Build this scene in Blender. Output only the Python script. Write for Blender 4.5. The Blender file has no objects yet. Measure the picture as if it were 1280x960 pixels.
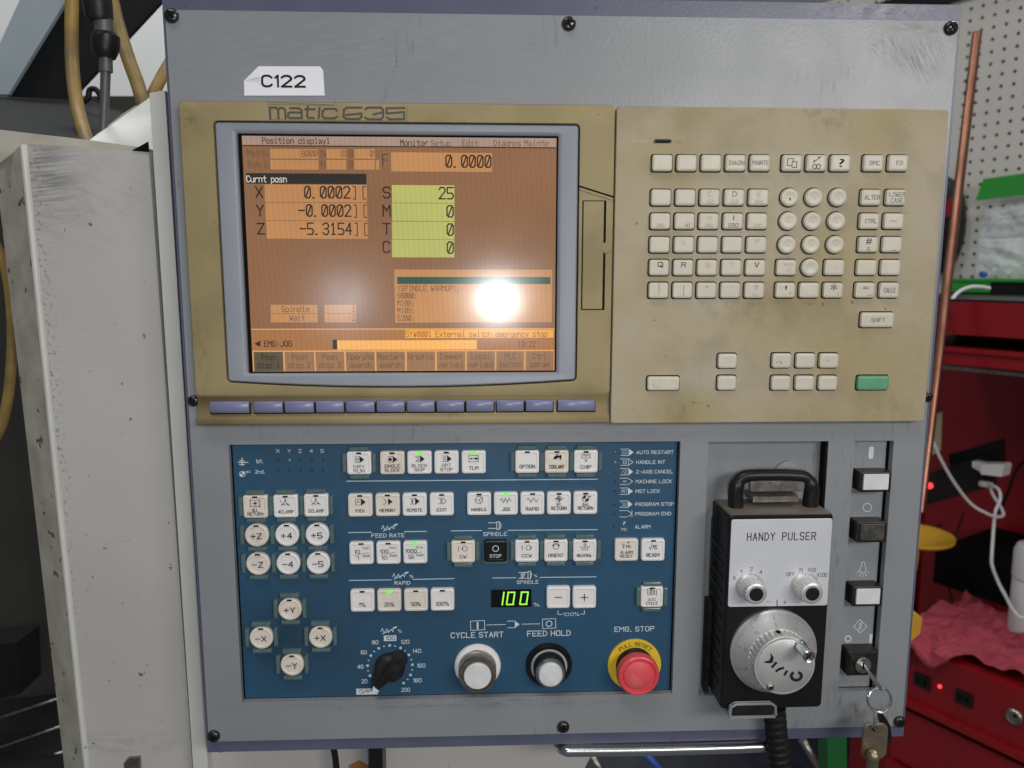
import bpy, math, random
from mathutils import Vector, Matrix
random.seed(7)
R = math.radians
# ------------------------------------------------------------------ camera, light, exposure
sc = bpy.context.scene
COL = sc.collection
CAMD = 0.52                      # metres from the lens to the front plate
FPX = 961.0                      # focal length in pixels of a 1280 wide picture
ROT = (Matrix.Rotation(R(-8.24861), 3, 'X') @ Matrix.Rotation(R(-2.28416), 3, 'Y') @ Matrix.Rotation(R(-0.26719), 3, 'Z'))
TOW = Matrix(((1, 0, 0), (0, 0, -1), (0, 1, 0)))      # (right, up, out) -> world (X, Z, -Y)
CROT = TOW @ ROT
CPOS = Vector((0, -CAMD, 0))
cam_d = bpy.data.cameras.new('camera')
cam_d.sensor_width = 36; cam_d.lens = 36 * FPX / 1280
cam_d.clip_start = 0.01; cam_d.clip_end = 50
cam_d.dof.use_dof = True; cam_d.dof.focus_distance = 0.53; cam_d.dof.aperture_fstop = 9.0
cam = bpy.data.objects.new('camera', cam_d)
cam.matrix_world = Matrix.Translation(CPOS) @ CROT.to_4x4()
COL.objects.link(cam); sc.camera = cam

world = bpy.data.worlds.new('World'); sc.world = world
world.use_nodes = True
bg = world.node_tree.nodes['Background']
bg.inputs[0].default_value = (0.90, 0.95, 1.0, 1); bg.inputs[1].default_value = 0.11

def area(name, loc, target, sx, sy, power, color=(1, 1, 1), spread=180):
    l = bpy.data.lights.new(name, 'AREA'); l.shape = 'RECTANGLE'; l.size = sx; l.size_y = sy
    l.energy = power; l.color = color; l.spread = R(spread)
    o = bpy.data.objects.new(name, l); o.location = loc
    o.rotation_euler = (Vector(target) - Vector(loc)).to_track_quat('-Z', 'Y').to_euler()
    COL.objects.link(o); return o
area('ceiling_or_fill_lamp', (0.90, -1.55, 0.47), (0.20, 0, 0.05), 0.9, 0.30, 13, (1, 0.97, 0.93))
area('ceiling_or_fill_lamp', (-0.5, -1.0, 2.0), (0, 0, -0.1), 1.6, 0.5, 14.5, (1, 0.98, 0.95))
area('ceiling_or_fill_lamp', (1.5, 0.3, 2.0), (1.0, 0.8, 0.0), 0.9, 0.5, 22, (1, 0.98, 0.95))
area('ceiling_or_fill_lamp', (-0.7, 0.75, 1.5), (-0.75, 1.3, 0.25), 0.8, 0.4, 9, (0.95, 0.98, 1))  # unseen lamp added to brighten the wall and beam at the left
fl = bpy.data.lights.new('phone_flash', 'POINT'); fl.energy = 2.6; fl.shadow_soft_size = 0.006; fl.color = (0.94, 0.97, 1.0)
flo = bpy.data.objects.new('phone_flash', fl); flo.location = (0.022, -0.515, -0.036); COL.objects.link(flo)
l2 = bpy.data.lights.new('screen_glint_lamp', 'AREA'); l2.shape = 'DISK'; l2.size = 0.065; l2.energy = 0.42; l2.color = (0.80, 0.90, 1.0)  # added disk lamp, placed so the screen reflects a second soft spot
l2o = bpy.data.objects.new('screen_glint_lamp', l2); l2o.location = (-0.315, -1.30, -0.063)
l2o.rotation_euler = (Vector((-0.09, 0, -0.02)) - Vector(l2o.location)).to_track_quat('-Z', 'Y').to_euler(); COL.objects.link(l2o)

sc.view_settings.view_transform = 'Standard'; sc.view_settings.look = 'None'
sc.view_settings.exposure = 0.0; sc.view_settings.gamma = 1.0; sc.view_settings.use_curve_mapping = False
sc.cycles.use_denoising = True
sc.cycles.max_bounces = 8

# ------------------------------------------------------------------ measuring: picture position -> point on a real plane
def ray(px, py):
    return CROT @ Vector(((px - 640) / FPX, -(py - 480) / FPX, -1))
def U(px, py, h=0.0):
    """point on the plane parallel to the front plate, h metres in front of it"""
    d = ray(px, py); t = (CAMD - h) / d.y
    return Vector((CPOS.x + d.x * t, -h, CPOS.z + d.z * t))
def box_px(x0, y0, x1, y1, h):
    """picture box -> (cx, cz, w, hgt) in the plane h"""
    a, b, c, d = U(x0, y0, h), U(x1, y0, h), U(x0, y1, h), U(x1, y1, h)
    X0, X1 = (a.x + c.x) / 2, (b.x + d.x) / 2; Z1, Z0 = (a.z + b.z) / 2, (c.z + d.z) / 2
    return (X0 + X1) / 2, (Z0 + Z1) / 2, X1 - X0, Z1 - Z0
TH = R(59)                                              # the bench wall to the right runs away from the plate at this angle
WD = Vector((math.cos(TH), -math.sin(TH), 0)); WN = Vector((-math.sin(TH), -math.cos(TH), 0))
WQ = Vector((1.10, 1.20, 0))
def W(px, py, off=0.0):
    """point on a plane parallel to the bench wall, off metres in front of it"""
    d = ray(px, py); q = WQ + WN * off
    t = (q - CPOS).dot(WN) / d.dot(WN)
    return CPOS + d * t

# ------------------------------------------------------------------ materials
MATS = {}
def pm(name, col, rough=0.5, metal=0.0, col2=None, nscale=40, namt=0.5, detail=4, bump=0.0, bscale=400, spec=0.5,
       emit=None, estr=1.0, specks=None, speck_scale=300, speck_cut=0.72, rvar=0.0, coat=0.0, trans=0.0, stretch=None, col3=None, n3=35, n3amt=0.4, orand=0.0, alpha=1.0, dist=0.0004, sss=0.0):
    m = bpy.data.materials.new(name); m.use_nodes = True; nt = m.node_tree; N = nt.nodes; L = nt.links
    b = N['Principled BSDF']
    b.inputs['Base Color'].default_value = (*col, 1); b.inputs['Roughness'].default_value = rough; b.inputs['Metallic'].default_value = metal
    b.inputs['Specular IOR Level'].default_value = spec; b.inputs['Coat Weight'].default_value = coat; b.inputs['Coat Roughness'].default_value = 0.15
    b.inputs['Transmission Weight'].default_value = trans; b.inputs['Alpha'].default_value = alpha
    pos = None
    def P():
        nonlocal pos
        if pos is None:
            g = N.new('ShaderNodeNewGeometry'); pos = g.outputs['Position']
            if stretch:
                v = N.new('ShaderNodeVectorMath'); v.operation = 'MULTIPLY'; v.inputs[1].default_value = stretch; L.new(pos, v.inputs[0]); pos = v.outputs[0]
        return pos
    def noise(s, dt=4):
        n = N.new('ShaderNodeTexNoise'); n.inputs['Scale'].default_value = s; n.inputs['Detail'].default_value = dt; L.new(P(), n.inputs['Vector']); return n.outputs['Fac']
    def ramp(fac, a, c):
        r = N.new('ShaderNodeMapRange'); r.inputs['From Min'].default_value = a; r.inputs['From Max'].default_value = c; L.new(fac, r.inputs['Value']); return r.outputs[0]
    cur = None
    def mix(fac, c2, amt=1.0):
        nonlocal cur
        x = N.new('ShaderNodeMix'); x.data_type = 'RGBA'
        if cur is None: x.inputs['A'].default_value = (*col, 1)
        else: L.new(cur, x.inputs['A'])
        x.inputs['B'].default_value = (*c2, 1)
        if amt != 1.0:
            mm = N.new('ShaderNodeMath'); mm.operation = 'MULTIPLY'; mm.inputs[1].default_value = amt; L.new(fac, mm.inputs[0]); fac = mm.outputs[0]
        L.new(fac, x.inputs['Factor']); cur = x.outputs['Result']
    if col2: mix(ramp(noise(nscale, detail), 0.36, 0.64), col2, namt)
    if col3: mix(ramp(noise(n3, 6), 0.48, 0.66), col3, n3amt)
    if orand:
        oi = N.new('ShaderNodeObjectInfo'); mix(oi.outputs['Random'], tuple(c * (1 - orand) for c in col), 1.0)
    if specks: mix(ramp(noise(speck_scale, 3), speck_cut, speck_cut + 0.03), specks, 0.85)
    if cur is not None: L.new(cur, b.inputs['Base Color'])
    if rvar:
        mr = N.new('ShaderNodeMapRange'); mr.inputs['To Min'].default_value = rough - rvar; mr.inputs['To Max'].default_value = rough + rvar
        L.new(noise(nscale * 2.3), mr.inputs['Value']); L.new(mr.outputs[0], b.inputs['Roughness'])
    if bump:
        bn = N.new('ShaderNodeBump'); bn.inputs['Strength'].default_value = bump; bn.inputs['Distance'].default_value = dist
        L.new(noise(bscale, 2), bn.inputs['Height']); L.new(bn.outputs[0], b.inputs['Normal'])
    if emit:
        b.inputs['Emission Color'].default_value = (*emit, 1); b.inputs['Emission Strength'].default_value = estr
    MATS[name] = m; return m

def plate_material(name, c1, c2, scuff):
    """grey machine enamel: orange peel, cloudy handling marks, fine rubbed streaks"""
    m = pm(name, c1, 0.35, col2=c2, nscale=9, namt=0.7, bump=0.22, bscale=420, specks=scuff, speck_scale=120, speck_cut=0.745, rvar=0.10, dist=0.0005)
    nt = m.node_tree; N = nt.nodes; L = nt.links; b = N['Principled BSDF']
    src = b.inputs['Base Color'].links[0].from_socket
    g = N.new('ShaderNodeNewGeometry'); mp = N.new('ShaderNodeMapping'); mp.inputs['Scale'].default_value = (330, 1, 60); mp.inputs['Rotation'].default_value = (0, R(28), 0)
    L.new(g.outputs['Position'], mp.inputs['Vector'])
    n = N.new('ShaderNodeTexNoise'); n.inputs['Scale'].default_value = 1; n.inputs['Detail'].default_value = 5; L.new(mp.outputs[0], n.inputs['Vector'])
    n2 = N.new('ShaderNodeTexNoise'); n2.inputs['Scale'].default_value = 14; n2.inputs['Detail'].default_value = 2; L.new(g.outputs['Position'], n2.inputs['Vector'])
    a = N.new('ShaderNodeMapRange'); a.inputs['From Min'].default_value = .56; a.inputs['From Max'].default_value = .72; L.new(n.outputs['Fac'], a.inputs['Value'])
    c = N.new('ShaderNodeMapRange'); c.inputs['From Min'].default_value = .52; c.inputs['From Max'].default_value = .68; c.inputs['To Max'].default_value = .60; L.new(n2.outputs['Fac'], c.inputs['Value'])
    mu = N.new('ShaderNodeMath'); mu.operation = 'MULTIPLY'; L.new(a.outputs[0], mu.inputs[0]); L.new(c.outputs[0], mu.inputs[1])
    x = N.new('ShaderNodeMix'); x.data_type = 'RGBA'; x.inputs['B'].default_value = (0.09, 0.085, 0.08, 1); L.new(src, x.inputs['A']); L.new(mu.outputs[0], x.inputs['Factor'])
    L.new(x.outputs['Result'], b.inputs['Base Color'])
    return m

GREY = plate_material('grey_enamel', (0.272, 0.284, 0.297), (0.240, 0.251, 0.262), (0.12, 0.12, 0.12))
VIOLET = pm('violet_enamel', (0.098, 0.104, 0.165), 0.36, col2=(0.125, 0.135, 0.19), nscale=30, specks=(0.07, 0.07, 0.09), speck_scale=110, speck_cut=0.69, bump=0.2, bscale=420)
BEIGE = pm('beige_plastic', (0.365, 0.292, 0.152), 0.55, spec=0.3, col2=(0.315, 0.252, 0.128), nscale=16, namt=0.8, detail=6, bump=0.25, bscale=1500, specks=(0.10, 0.075, 0.04), speck_scale=230, speck_cut=0.725, col3=(0.19, 0.145, 0.065), n3=22, n3amt=0.35)
BEIGE2 = pm('handled_beige_plastic', (0.375, 0.303, 0.155), 0.5, spec=0.3, col2=(0.440, 0.378, 0.275), nscale=10, namt=1.0, detail=6, bump=0.25, bscale=1500, specks=(0.15, 0.115, 0.065), speck_scale=210, speck_cut=0.72, col3=(0.22, 0.172, 0.090), n3=26, n3amt=0.35)
LILAC = pm('lilac_grey_bezel', (0.275, 0.29, 0.335), 0.42, col2=(0.245, 0.26, 0.30), nscale=25, bump=0.15, bscale=900)
SOFT = pm('lilac_softkey', (0.215, 0.220, 0.365), 0.33, orand=0.12, bump=0.1, bscale=800)
BLACK = pm('black_plastic', (0.008, 0.008, 0.009), 0.36, spec=0.35, col2=(0.016, 0.015, 0.014), nscale=60, bump=0.2, bscale=1500)
GAP = pm('dark_gap', (0.006, 0.0055, 0.005), 0.8, spec=0.1)
DUSTY = pm('dusty_black_plastic', (0.009, 0.009, 0.010), 0.40, spec=0.35, col2=(0.040, 0.034, 0.029), nscale=90, namt=0.55, bump=0.25, bscale=900)
KEYC = pm('ivory_key', (0.66, 0.61, 0.50), 0.38, col2=(0.56, 0.51, 0.40), nscale=180, namt=0.55, orand=0.10, bump=0.08, bscale=900)
GREENKEY = pm('green_key', (0.115, 0.360, 0.195), 0.4, col2=(0.10, 0.30, 0.17), nscale=200, bump=0.1, bscale=900)
INK = pm('black_print', (0.018, 0.017, 0.016), 0.6, spec=0.2)
FADED = pm('worn_grey_print', (0.21, 0.195, 0.165), 0.6)
PALEINK = pm('nearly_rubbed_off_print', (0.44, 0.405, 0.335), 0.6)
GHOST = pm('faint_rubbed_print', (0.50, 0.465, 0.38), 0.6)
REDINK = pm('worn_red_print', (0.50, 0.33, 0.27), 0.6)
WINK = pm('white_print', (0.64, 0.69, 0.72), 0.6)
LINK = pm('pale_blue_print', (0.46, 0.62, 0.72), 0.6)
BLUE = pm('blue_membrane', (0.022, 0.088, 0.165), 0.45, col2=(0.026, 0.068, 0.120), nscale=7, namt=0.7, detail=3, bump=0.12, bscale=1300, specks=(0.05, 0.08, 0.10), speck_scale=150, speck_cut=0.745)
WKEY = pm('white_key', (0.86, 0.83, 0.81), 0.42, col2=(0.78, 0.73, 0.70), nscale=160, namt=0.7, orand=0.05)
YKEY = pm('yellowed_key', (0.82, 0.75, 0.67), 0.42, col2=(0.68, 0.56, 0.44), nscale=170, namt=0.8, orand=0.05)
GUARD = pm('green_grey_guard', (0.105, 0.165, 0.165), 0.2, col2=(0.07, 0.115, 0.12), nscale=200, spec=0.6)
LEDON = pm('lit_green_led', (0.05, 0.2, 0.02), 0.4, emit=(0.13, 0.86, 0.05), estr=1.0)
LEDDIM = pm('dim_green_led', (0.03, 0.12, 0.06), 0.3, emit=(0.05, 0.45, 0.18), estr=0.55)
LEDOFF = pm('dark_led', (0.012, 0.045, 0.06), 0.2)
SEG = pm('seven_segment_green', (0.05, 0.2, 0.02), 0.4, emit=(0.36, 0.92, 0.06), estr=1.15)
REDLED = pm('lit_red_led', (0.3, 0.01, 0.01), 0.3, emit=(1.0, 0.05, 0.06), estr=2.2)
YELLOW = pm('yellow_ring_enamel', (0.82, 0.56, 0.03), 0.45, col2=(0.70, 0.45, 0.03), nscale=120)
YPLASTIC = pm('yellow_plastic', (0.75, 0.42, 0.03), 0.4, col2=(0.6, 0.33, 0.03), nscale=30)
REDBTN = pm('red_button_plastic', (0.74, 0.045, 0.060), 0.34, col2=(0.76, 0.11, 0.13), nscale=60, namt=0.8, specks=(0.45, 0.07, 0.09), speck_scale=300, speck_cut=0.68, bump=0.1, bscale=700)
LENS = pm('white_lens', (0.76, 0.76, 0.76), 0.35, col2=(0.58, 0.58, 0.58), nscale=120)
SMOKE = pm('smoked_lens', (0.045, 0.042, 0.040), 0.35, col2=(0.10, 0.09, 0.08), nscale=260, namt=0.8)
STEEL = pm('bright_steel', (0.60, 0.60, 0.61), 0.26, 1.0)
DULLSTEEL = pm('dull_chrome', (0.45, 0.43, 0.40), 0.38, 1.0, col2=(0.25, 0.22, 0.19), nscale=160, namt=0.8, rvar=0.1)
ALU = pm('turned_aluminium', (0.80, 0.80, 0.80), 0.32, 0.75, col2=(0.70, 0.69, 0.68), nscale=70, rvar=0.06)
SATIN = pm('satin_aluminium', (0.66, 0.65, 0.64), 0.42, 0.55, col2=(0.52, 0.50, 0.48), nscale=60, namt=0.6)
SCREW = pm('black_oxide_steel', (0.045, 0.045, 0.048), 0.26, 0.8, col2=(0.11, 0.10, 0.09), nscale=300, namt=0.6)
BRASS = pm('worn_brass', (0.40, 0.33, 0.22), 0.42, 0.9, col2=(0.28, 0.23, 0.16), nscale=150, namt=0.8, rvar=0.1)
PLATEW = pm('white_aluminium_label', (0.72, 0.73, 0.76), 0.4, 0.25, col2=(0.66, 0.67, 0.70), nscale=60, bump=0.05, bscale=1200)
PAPER = pm('white_paper', (0.88, 0.88, 0.92), 0.7, col2=(0.82, 0.82, 0.87), nscale=60)
MACHINE = pm('cream_machine_enamel', (0.54, 0.52, 0.495), 0.4, col2=(0.48, 0.46, 0.435), nscale=6, namt=0.8, specks=(0.10, 0.09, 0.08), speck_scale=170, speck_cut=0.715, bump=0.12, bscale=300, rvar=0.08)
MACHINEW = pm('pale_machine_enamel', (0.68, 0.67, 0.63), 0.42, col2=(0.58, 0.57, 0.53), nscale=14, namt=0.7, specks=(0.20, 0.18, 0.15), speck_scale=80, speck_cut=0.73)
DIRTY = pm('grimy_cream_enamel', (0.50, 0.48, 0.41), 0.55, col2=(0.33, 0.30, 0.23), nscale=40, namt=0.75, detail=8, specks=(0.06, 0.05, 0.04), speck_scale=90, speck_cut=0.66)
GRIME = pm('black_grime', (0.06, 0.055, 0.05), 0.7, col2=(0.30, 0.29, 0.27), nscale=260, namt=0.9, detail=6)
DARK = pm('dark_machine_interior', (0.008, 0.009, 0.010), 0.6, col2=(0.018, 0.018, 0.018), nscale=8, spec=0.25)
DARKOLIVE = pm('dark_olive_interior', (0.055, 0.052, 0.042), 0.6, col2=(0.03, 0.03, 0.028), nscale=6)
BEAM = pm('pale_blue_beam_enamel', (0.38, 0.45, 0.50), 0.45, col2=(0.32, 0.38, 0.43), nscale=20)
WALL = pm('off_white_wall', (0.72, 0.73, 0.71), 0.7, col2=(0.67, 0.68, 0.66), nscale=5)
HOSE = pm('yellow_hose_rubber', (0.36, 0.235, 0.06), 0.5, col2=(0.15, 0.115, 0.06), nscale=35, namt=0.8)
RUBBER = pm('black_rubber', (0.010, 0.010, 0.011), 0.5, spec=0.35)
PEG = pm('pegboard_enamel', (0.68, 0.65, 0.60), 0.5, col2=(0.62, 0.59, 0.54), nscale=9)
COPPER = pm('copper_tube_metal', (0.40, 0.185, 0.125), 0.36, 1.0, col2=(0.17, 0.08, 0.055), nscale=60, namt=0.6, stretch=(1, 1, 0.1), rvar=0.08)
RED = pm('red_tool_enamel', (0.290, 0.007, 0.013), 0.38, col2=(0.23, 0.007, 0.011), nscale=8, bump=0.06, bscale=300)
RAG = pm('red_shop_cloth', (0.49, 0.085, 0.118), 0.9, col2=(0.36, 0.060, 0.085), nscale=22, namt=0.8, bump=0.9, bscale=1100, spec=0.1, dist=0.001)
GREENP = pm('green_plastic', (0.035, 0.33, 0.045), 0.4)
GREENBAR = pm('green_post_enamel', (0.015, 0.16, 0.035), 0.4)
WHITEP = pm('white_plastic', (0.72, 0.72, 0.72), 0.35, col2=(0.66, 0.66, 0.67), nscale=20)
CLEAR = pm('clear_bag_plastic', (0.86, 0.90, 0.94), 0.12, bump=1.0, bscale=60, dist=0.006, spec=0.9, alpha=0.38)
BLUEP = pm('blue_plastic', (0.03, 0.09, 0.42), 0.4)
TAPE = pm('masking_tape', (0.55, 0.50, 0.33), 0.7)
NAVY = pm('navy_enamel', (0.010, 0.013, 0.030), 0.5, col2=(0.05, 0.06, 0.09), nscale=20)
for _m in (ALU,):
    _t = _m.node_tree.nodes.new('ShaderNodeTangent'); _t.direction_type = 'RADIAL'; _t.axis = 'Y'; _bb = _m.node_tree.nodes['Principled BSDF']
    _bb.inputs['Anisotropic'].default_value = 0.7; _m.node_tree.links.new(_t.outputs[0], _bb.inputs['Tangent'])
def scr(name, c, s=1.0):
    m = pm(name, (0.02, 0.018, 0.016), 0.165, emit=c, estr=s, spec=0.5, rvar=0.03, nscale=18)
    nt = m.node_tree; N = nt.nodes; L = nt.links; g = N.new('ShaderNodeNewGeometry')
    w = N.new('ShaderNodeTexWave'); w.bands_direction = 'X'; w.inputs['Scale'].default_value = 95; w.inputs['Distortion'].default_value = 0.6; w.inputs['Detail'].default_value = 1; w.inputs['Detail Scale'].default_value = .15
    mp = N.new('ShaderNodeMapping'); mp.inputs['Rotation'].default_value = (0, R(3), 0); L.new(g.outputs['Position'], mp.inputs['Vector']); L.new(mp.outputs[0], w.inputs['Vector'])
    n = N.new('ShaderNodeTexNoise'); n.inputs['Scale'].default_value = 9; n.inputs['Detail'].default_value = 2; L.new(g.outputs['Position'], n.inputs['Vector'])
    a = N.new('ShaderNodeMapRange'); a.inputs['To Min'].default_value = .95; a.inputs['To Max'].default_value = 1.03; L.new(w.outputs['Fac'], a.inputs['Value'])
    b = N.new('ShaderNodeMapRange'); b.inputs['From Min'].default_value = .3; b.inputs['From Max'].default_value = .7; b.inputs['To Min'].default_value = .86; b.inputs['To Max'].default_value = 1.1; L.new(n.outputs['Fac'], b.inputs['Value'])
    mu = N.new('ShaderNodeMath'); mu.operation = 'MULTIPLY'; L.new(a.outputs[0], mu.inputs[0]); L.new(b.outputs[0], mu.inputs[1]); L.new(mu.outputs[0], N['Principled BSDF'].inputs['Emission Strength'])
    return m
def patch(mat, centre, radius, nscale, rot, col, strength, lo=.46, hi=.66):
    """a stain, rub, scuff, tone or painted shade with its own place and shape, broken up by directional noise"""
    nt = mat.node_tree; N = nt.nodes; L = nt.links; b = N['Principled BSDF']; src = b.inputs['Base Color'].links[0].from_socket
    g = N.new('ShaderNodeNewGeometry'); sub = N.new('ShaderNodeVectorMath'); sub.operation = 'SUBTRACT'; sub.inputs[1].default_value = centre; L.new(g.outputs['Position'], sub.inputs[0])
    wn = N.new('ShaderNodeTexNoise'); wn.inputs['Scale'].default_value = .7 / max(radius[0], radius[2]); wn.inputs['Detail'].default_value = 3; L.new(g.outputs['Position'], wn.inputs['Vector'])
    ml = N.new('ShaderNodeVectorMath'); ml.operation = 'MULTIPLY'; ml.inputs[1].default_value = (1 / radius[0], 0, 1 / radius[2]); L.new(sub.outputs[0], ml.inputs[0])
    ln = N.new('ShaderNodeVectorMath'); ln.operation = 'LENGTH'; L.new(ml.outputs[0], ln.inputs[0])
    ad = N.new('ShaderNodeMath'); ad.operation = 'MULTIPLY_ADD'; ad.inputs[1].default_value = 1.5; L.new(wn.outputs['Fac'], ad.inputs[0]); L.new(ln.outputs['Value'], ad.inputs[2])
    mk = N.new('ShaderNodeMapRange'); mk.inputs['From Min'].default_value = 1.75; mk.inputs['From Max'].default_value = .75; mk.inputs['To Max'].default_value = strength; L.new(ad.outputs[0], mk.inputs['Value'])
    mp = N.new('ShaderNodeMapping'); mp.inputs['Scale'].default_value = nscale; r0 = N.new('ShaderNodeMapping'); r0.inputs['Rotation'].default_value = (0, R(rot), 0); L.new(g.outputs['Position'], r0.inputs['Vector']); L.new(r0.outputs[0], mp.inputs['Vector'])
    nz = N.new('ShaderNodeTexNoise'); nz.inputs['Scale'].default_value = 1; nz.inputs['Detail'].default_value = 7; nz.inputs['Roughness'].default_value = .65; L.new(mp.outputs[0], nz.inputs['Vector'])
    nr = N.new('ShaderNodeMapRange'); nr.inputs['From Min'].default_value = lo; nr.inputs['From Max'].default_value = hi; L.new(nz.outputs['Fac'], nr.inputs['Value'])
    mm = N.new('ShaderNodeMath'); mm.operation = 'MULTIPLY'; L.new(mk.outputs[0], mm.inputs[0]); L.new(nr.outputs[0], mm.inputs[1])
    x = N.new('ShaderNodeMix'); x.data_type = 'RGBA'; x.inputs['B'].default_value = (*col, 1); L.new(src, x.inputs['A']); L.new(mm.outputs[0], x.inputs['Factor']); L.new(x.outputs['Result'], b.inputs['Base Color'])
def lin(r, g, b):
    f = lambda v: (v / 255 / 12.92) if v <= 10 else ((v / 255 + .055) / 1.055) ** 2.4
    return (f(r), f(g), f(b))
S_BG = scr('lcd_brown', lin(140, 99, 68)); S_FIELD = scr('lcd_orange', lin(192, 136, 86)); S_LIME = scr('lcd_lime', lin(186, 188, 104))
S_TITLE = scr('lcd_title_pink', lin(168, 142, 126)); S_BLACK = scr('lcd_black', lin(38, 34, 30)); S_INK = scr('lcd_ink', lin(34, 24, 18)); S_INK2 = scr('lcd_faint_ink', lin(104, 76, 54))
S_LINE = scr('lcd_line_orange', lin(225, 160, 95)); S_LOW = scr('lcd_lower_tan', lin(165, 112, 68)); S_GREEN = scr('lcd_green_band', lin(38, 82, 66)); S_ALARM = scr('lcd_amber', lin(235, 165, 70))
S_INPUT = scr('lcd_input_orange', lin(242, 176, 95)); S_TAB = scr('lcd_tab_tan', lin(150, 112, 80)); S_TABON = scr('lcd_tab_selected', lin(88, 80, 62)); S_WHITE = scr('lcd_white', lin(225, 215, 200)); S_LABELINK = scr('lcd_alarm_ink', lin(150, 90, 30))

# places worn, rubbed or stained over the years, toned areas and painted shade
patch(GREY, U(1112, 55), (.020, 1, .016), (700, 1, 90), 28, (.055, .052, .05), .9, .42, .6)
patch(GREY, U(1148, 72), (.020, 1, .020), (620, 1, 70), 32, (.045, .042, .042), .95, .42, .6)
patch(GREY, U(1150, 34), (.040, 1, .008), (90, 1, 300), 0, (.11, .10, .09), .8, .42, .62)
patch(GREY, U(1066, 892), (.016, 1, .014), (120, 1, 90), 10, (.10, .095, .085), .9, .36, .6)
patch(GREY, U(700, 540), (.16, 1, .010), (40, 1, 200), 0, (.17, .17, .17), .5)  # painted shadow band on the plate under the display and keyboard units
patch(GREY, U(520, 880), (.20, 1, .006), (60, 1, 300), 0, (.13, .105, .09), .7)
patch(GREY, U(900, 600), (.020, 1, .030), (60, 1, 60), 0, (.16, .155, .15), .6, .38, .6)  # painted soft shadow on the plate beside the pulser handle
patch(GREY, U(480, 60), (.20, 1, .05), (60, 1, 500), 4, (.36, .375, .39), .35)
patch(VIOLET, U(1100, 12), (.06, 1, .012), (120, 1, 160), 0, (.32, .34, .38), .8, .42, .6)
patch(VIOLET, U(1120, 14), (.05, 1, .010), (200, 1, 260), 0, (.04, .04, .05), .9, .52, .62)
patch(BEIGE2, U(940, 380, .008), (.055, 1, .020), (120, 1, 120), 0, (.24, .175, .085), .6)
patch(BEIGE2, U(850, 513, .008), (.014, 1, .010), (200, 1, 200), 0, (.14, .11, .065), .7)
patch(BEIGE2, U(1105, 508, .008), (.030, 1, .014), (140, 1, 60), 30, (.23, .17, .08), .6)
patch(BEIGE2, U(1030, 145, .008), (.030, 1, .010), (160, 1, 160), 0, (.18, .14, .08), .6)
patch(BEIGE2, U(990, 290, .008), (.030, 1, .045), (130, 1, 130), 0, (.24, .185, .11), .55)
patch(BEIGE2, U(900, 470, .008), (.040, 1, .020), (30, 1, 30), 0, (.46, .42, .36), .8, .3, .55)
patch(BEIGE, U(235, 150, .008), (.008, 1, .010), (320, 1, 320), 0, (.12, .09, .05), .8)
patch(BEIGE, U(250, 430, .008), (.008, 1, .05), (260, 1, 80), 0, (.19, .145, .075), .7)
patch(BEIGE, U(567, 517, .008), (.008, 1, .004), (400, 1, 400), 0, (.08, .06, .035), .9)
patch(BLUE, U(365, 797, -.0045), (.055, 1, .050), (40, 1, 40), 0, (.014, .040, .062), .9, .25, .5)
patch(BLUE, U(600, 872, -.0045), (.30, 1, .008), (60, 1, 200), 0, (.05, .05, .05), .6)
patch(BLUE, U(560, 640, -.0045), (.14, 1, .06), (26, 1, 26), 0, (.034, .096, .165), .6, .4, .6)  # broad lighter area over the upper middle of the blue panel
patch(MACHINE, U(62, 222, -.05), (.034, 1, .042), (30, 1, 420), 6, (.13, .135, .15), .85, .42, .62)
patch(MACHINE, U(110, 240, -.05), (.050, 1, .050), (40, 1, 160), -30, (.30, .295, .29), .55)
patch(MACHINE, U(150, 930, -.05), (.05, 1, .012), (50, 1, 160), 0, (.26, .24, .22), .6)
patch(MACHINE, U(70, 560, -.05), (.012, 1, .40), (380, 1, 300), 20, (.08, .07, .06), .9, .545, .60)
patch(REDBTN, U(795, 848, .015), (.012, 1, .012), (180, 1, 60), 40, (.80, .36, .36), .38)
patch(YKEY, U(320, 670, -.001), (.010, 1, .03), (260, 1, 260), 0, (.30, .22, .15), .6)

# ------------------------------------------------------------------ object helpers
WL = {}
def tag(o, label=None, cat=None, group=None, kind=None):
    if label: o['label'] = label
    if cat: o['category'] = cat
    if group: o['group'] = group
    if kind: o['kind'] = kind
    return o
def thing(name, label, cat, loc, group=None):
    o = bpy.data.objects.new(name, None); o.location = loc; o.empty_display_size = 0.02; COL.objects.link(o)
    WL[o] = Vector(loc); return tag(o, label, cat, group)
def add(name, geo, mat, parent=None, loc=None, smooth=35):
    """geo = (verts, faces) in world coordinates -> one mesh object with its own origin"""
    v, f = geo
    if loc is None:
        xs = [p[0] for p in v]; ys = [p[1] for p in v]; zs = [p[2] for p in v]
        loc = ((min(xs) + max(xs)) / 2, (min(ys) + max(ys)) / 2, (min(zs) + max(zs)) / 2)
    loc = Vector(loc)
    me = bpy.data.meshes.new(name); me.from_pydata([(p[0] - loc.x, p[1] - loc.y, p[2] - loc.z) for p in v], [], f)
    me.materials.append(mat)
    if smooth:
        me.polygons.foreach_set('use_smooth', [True] * len(me.polygons)); me.set_sharp_from_angle(angle=R(smooth))
        me.polygons.foreach_set('use_smooth', [len(p.vertices) < 5 for p in me.polygons])
    o = bpy.data.objects.new(name, me); COL.objects.link(o)
    o.parent = parent; o.location = loc - (WL[parent] if parent else Vector((0, 0, 0))); WL[o] = loc
    return o
def join(*gs):
    V, F = [], []
    for v, f in gs:
        n = len(V); V += list(v); F += [tuple(i + n for i in q) for q in f]
    return V, F
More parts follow.
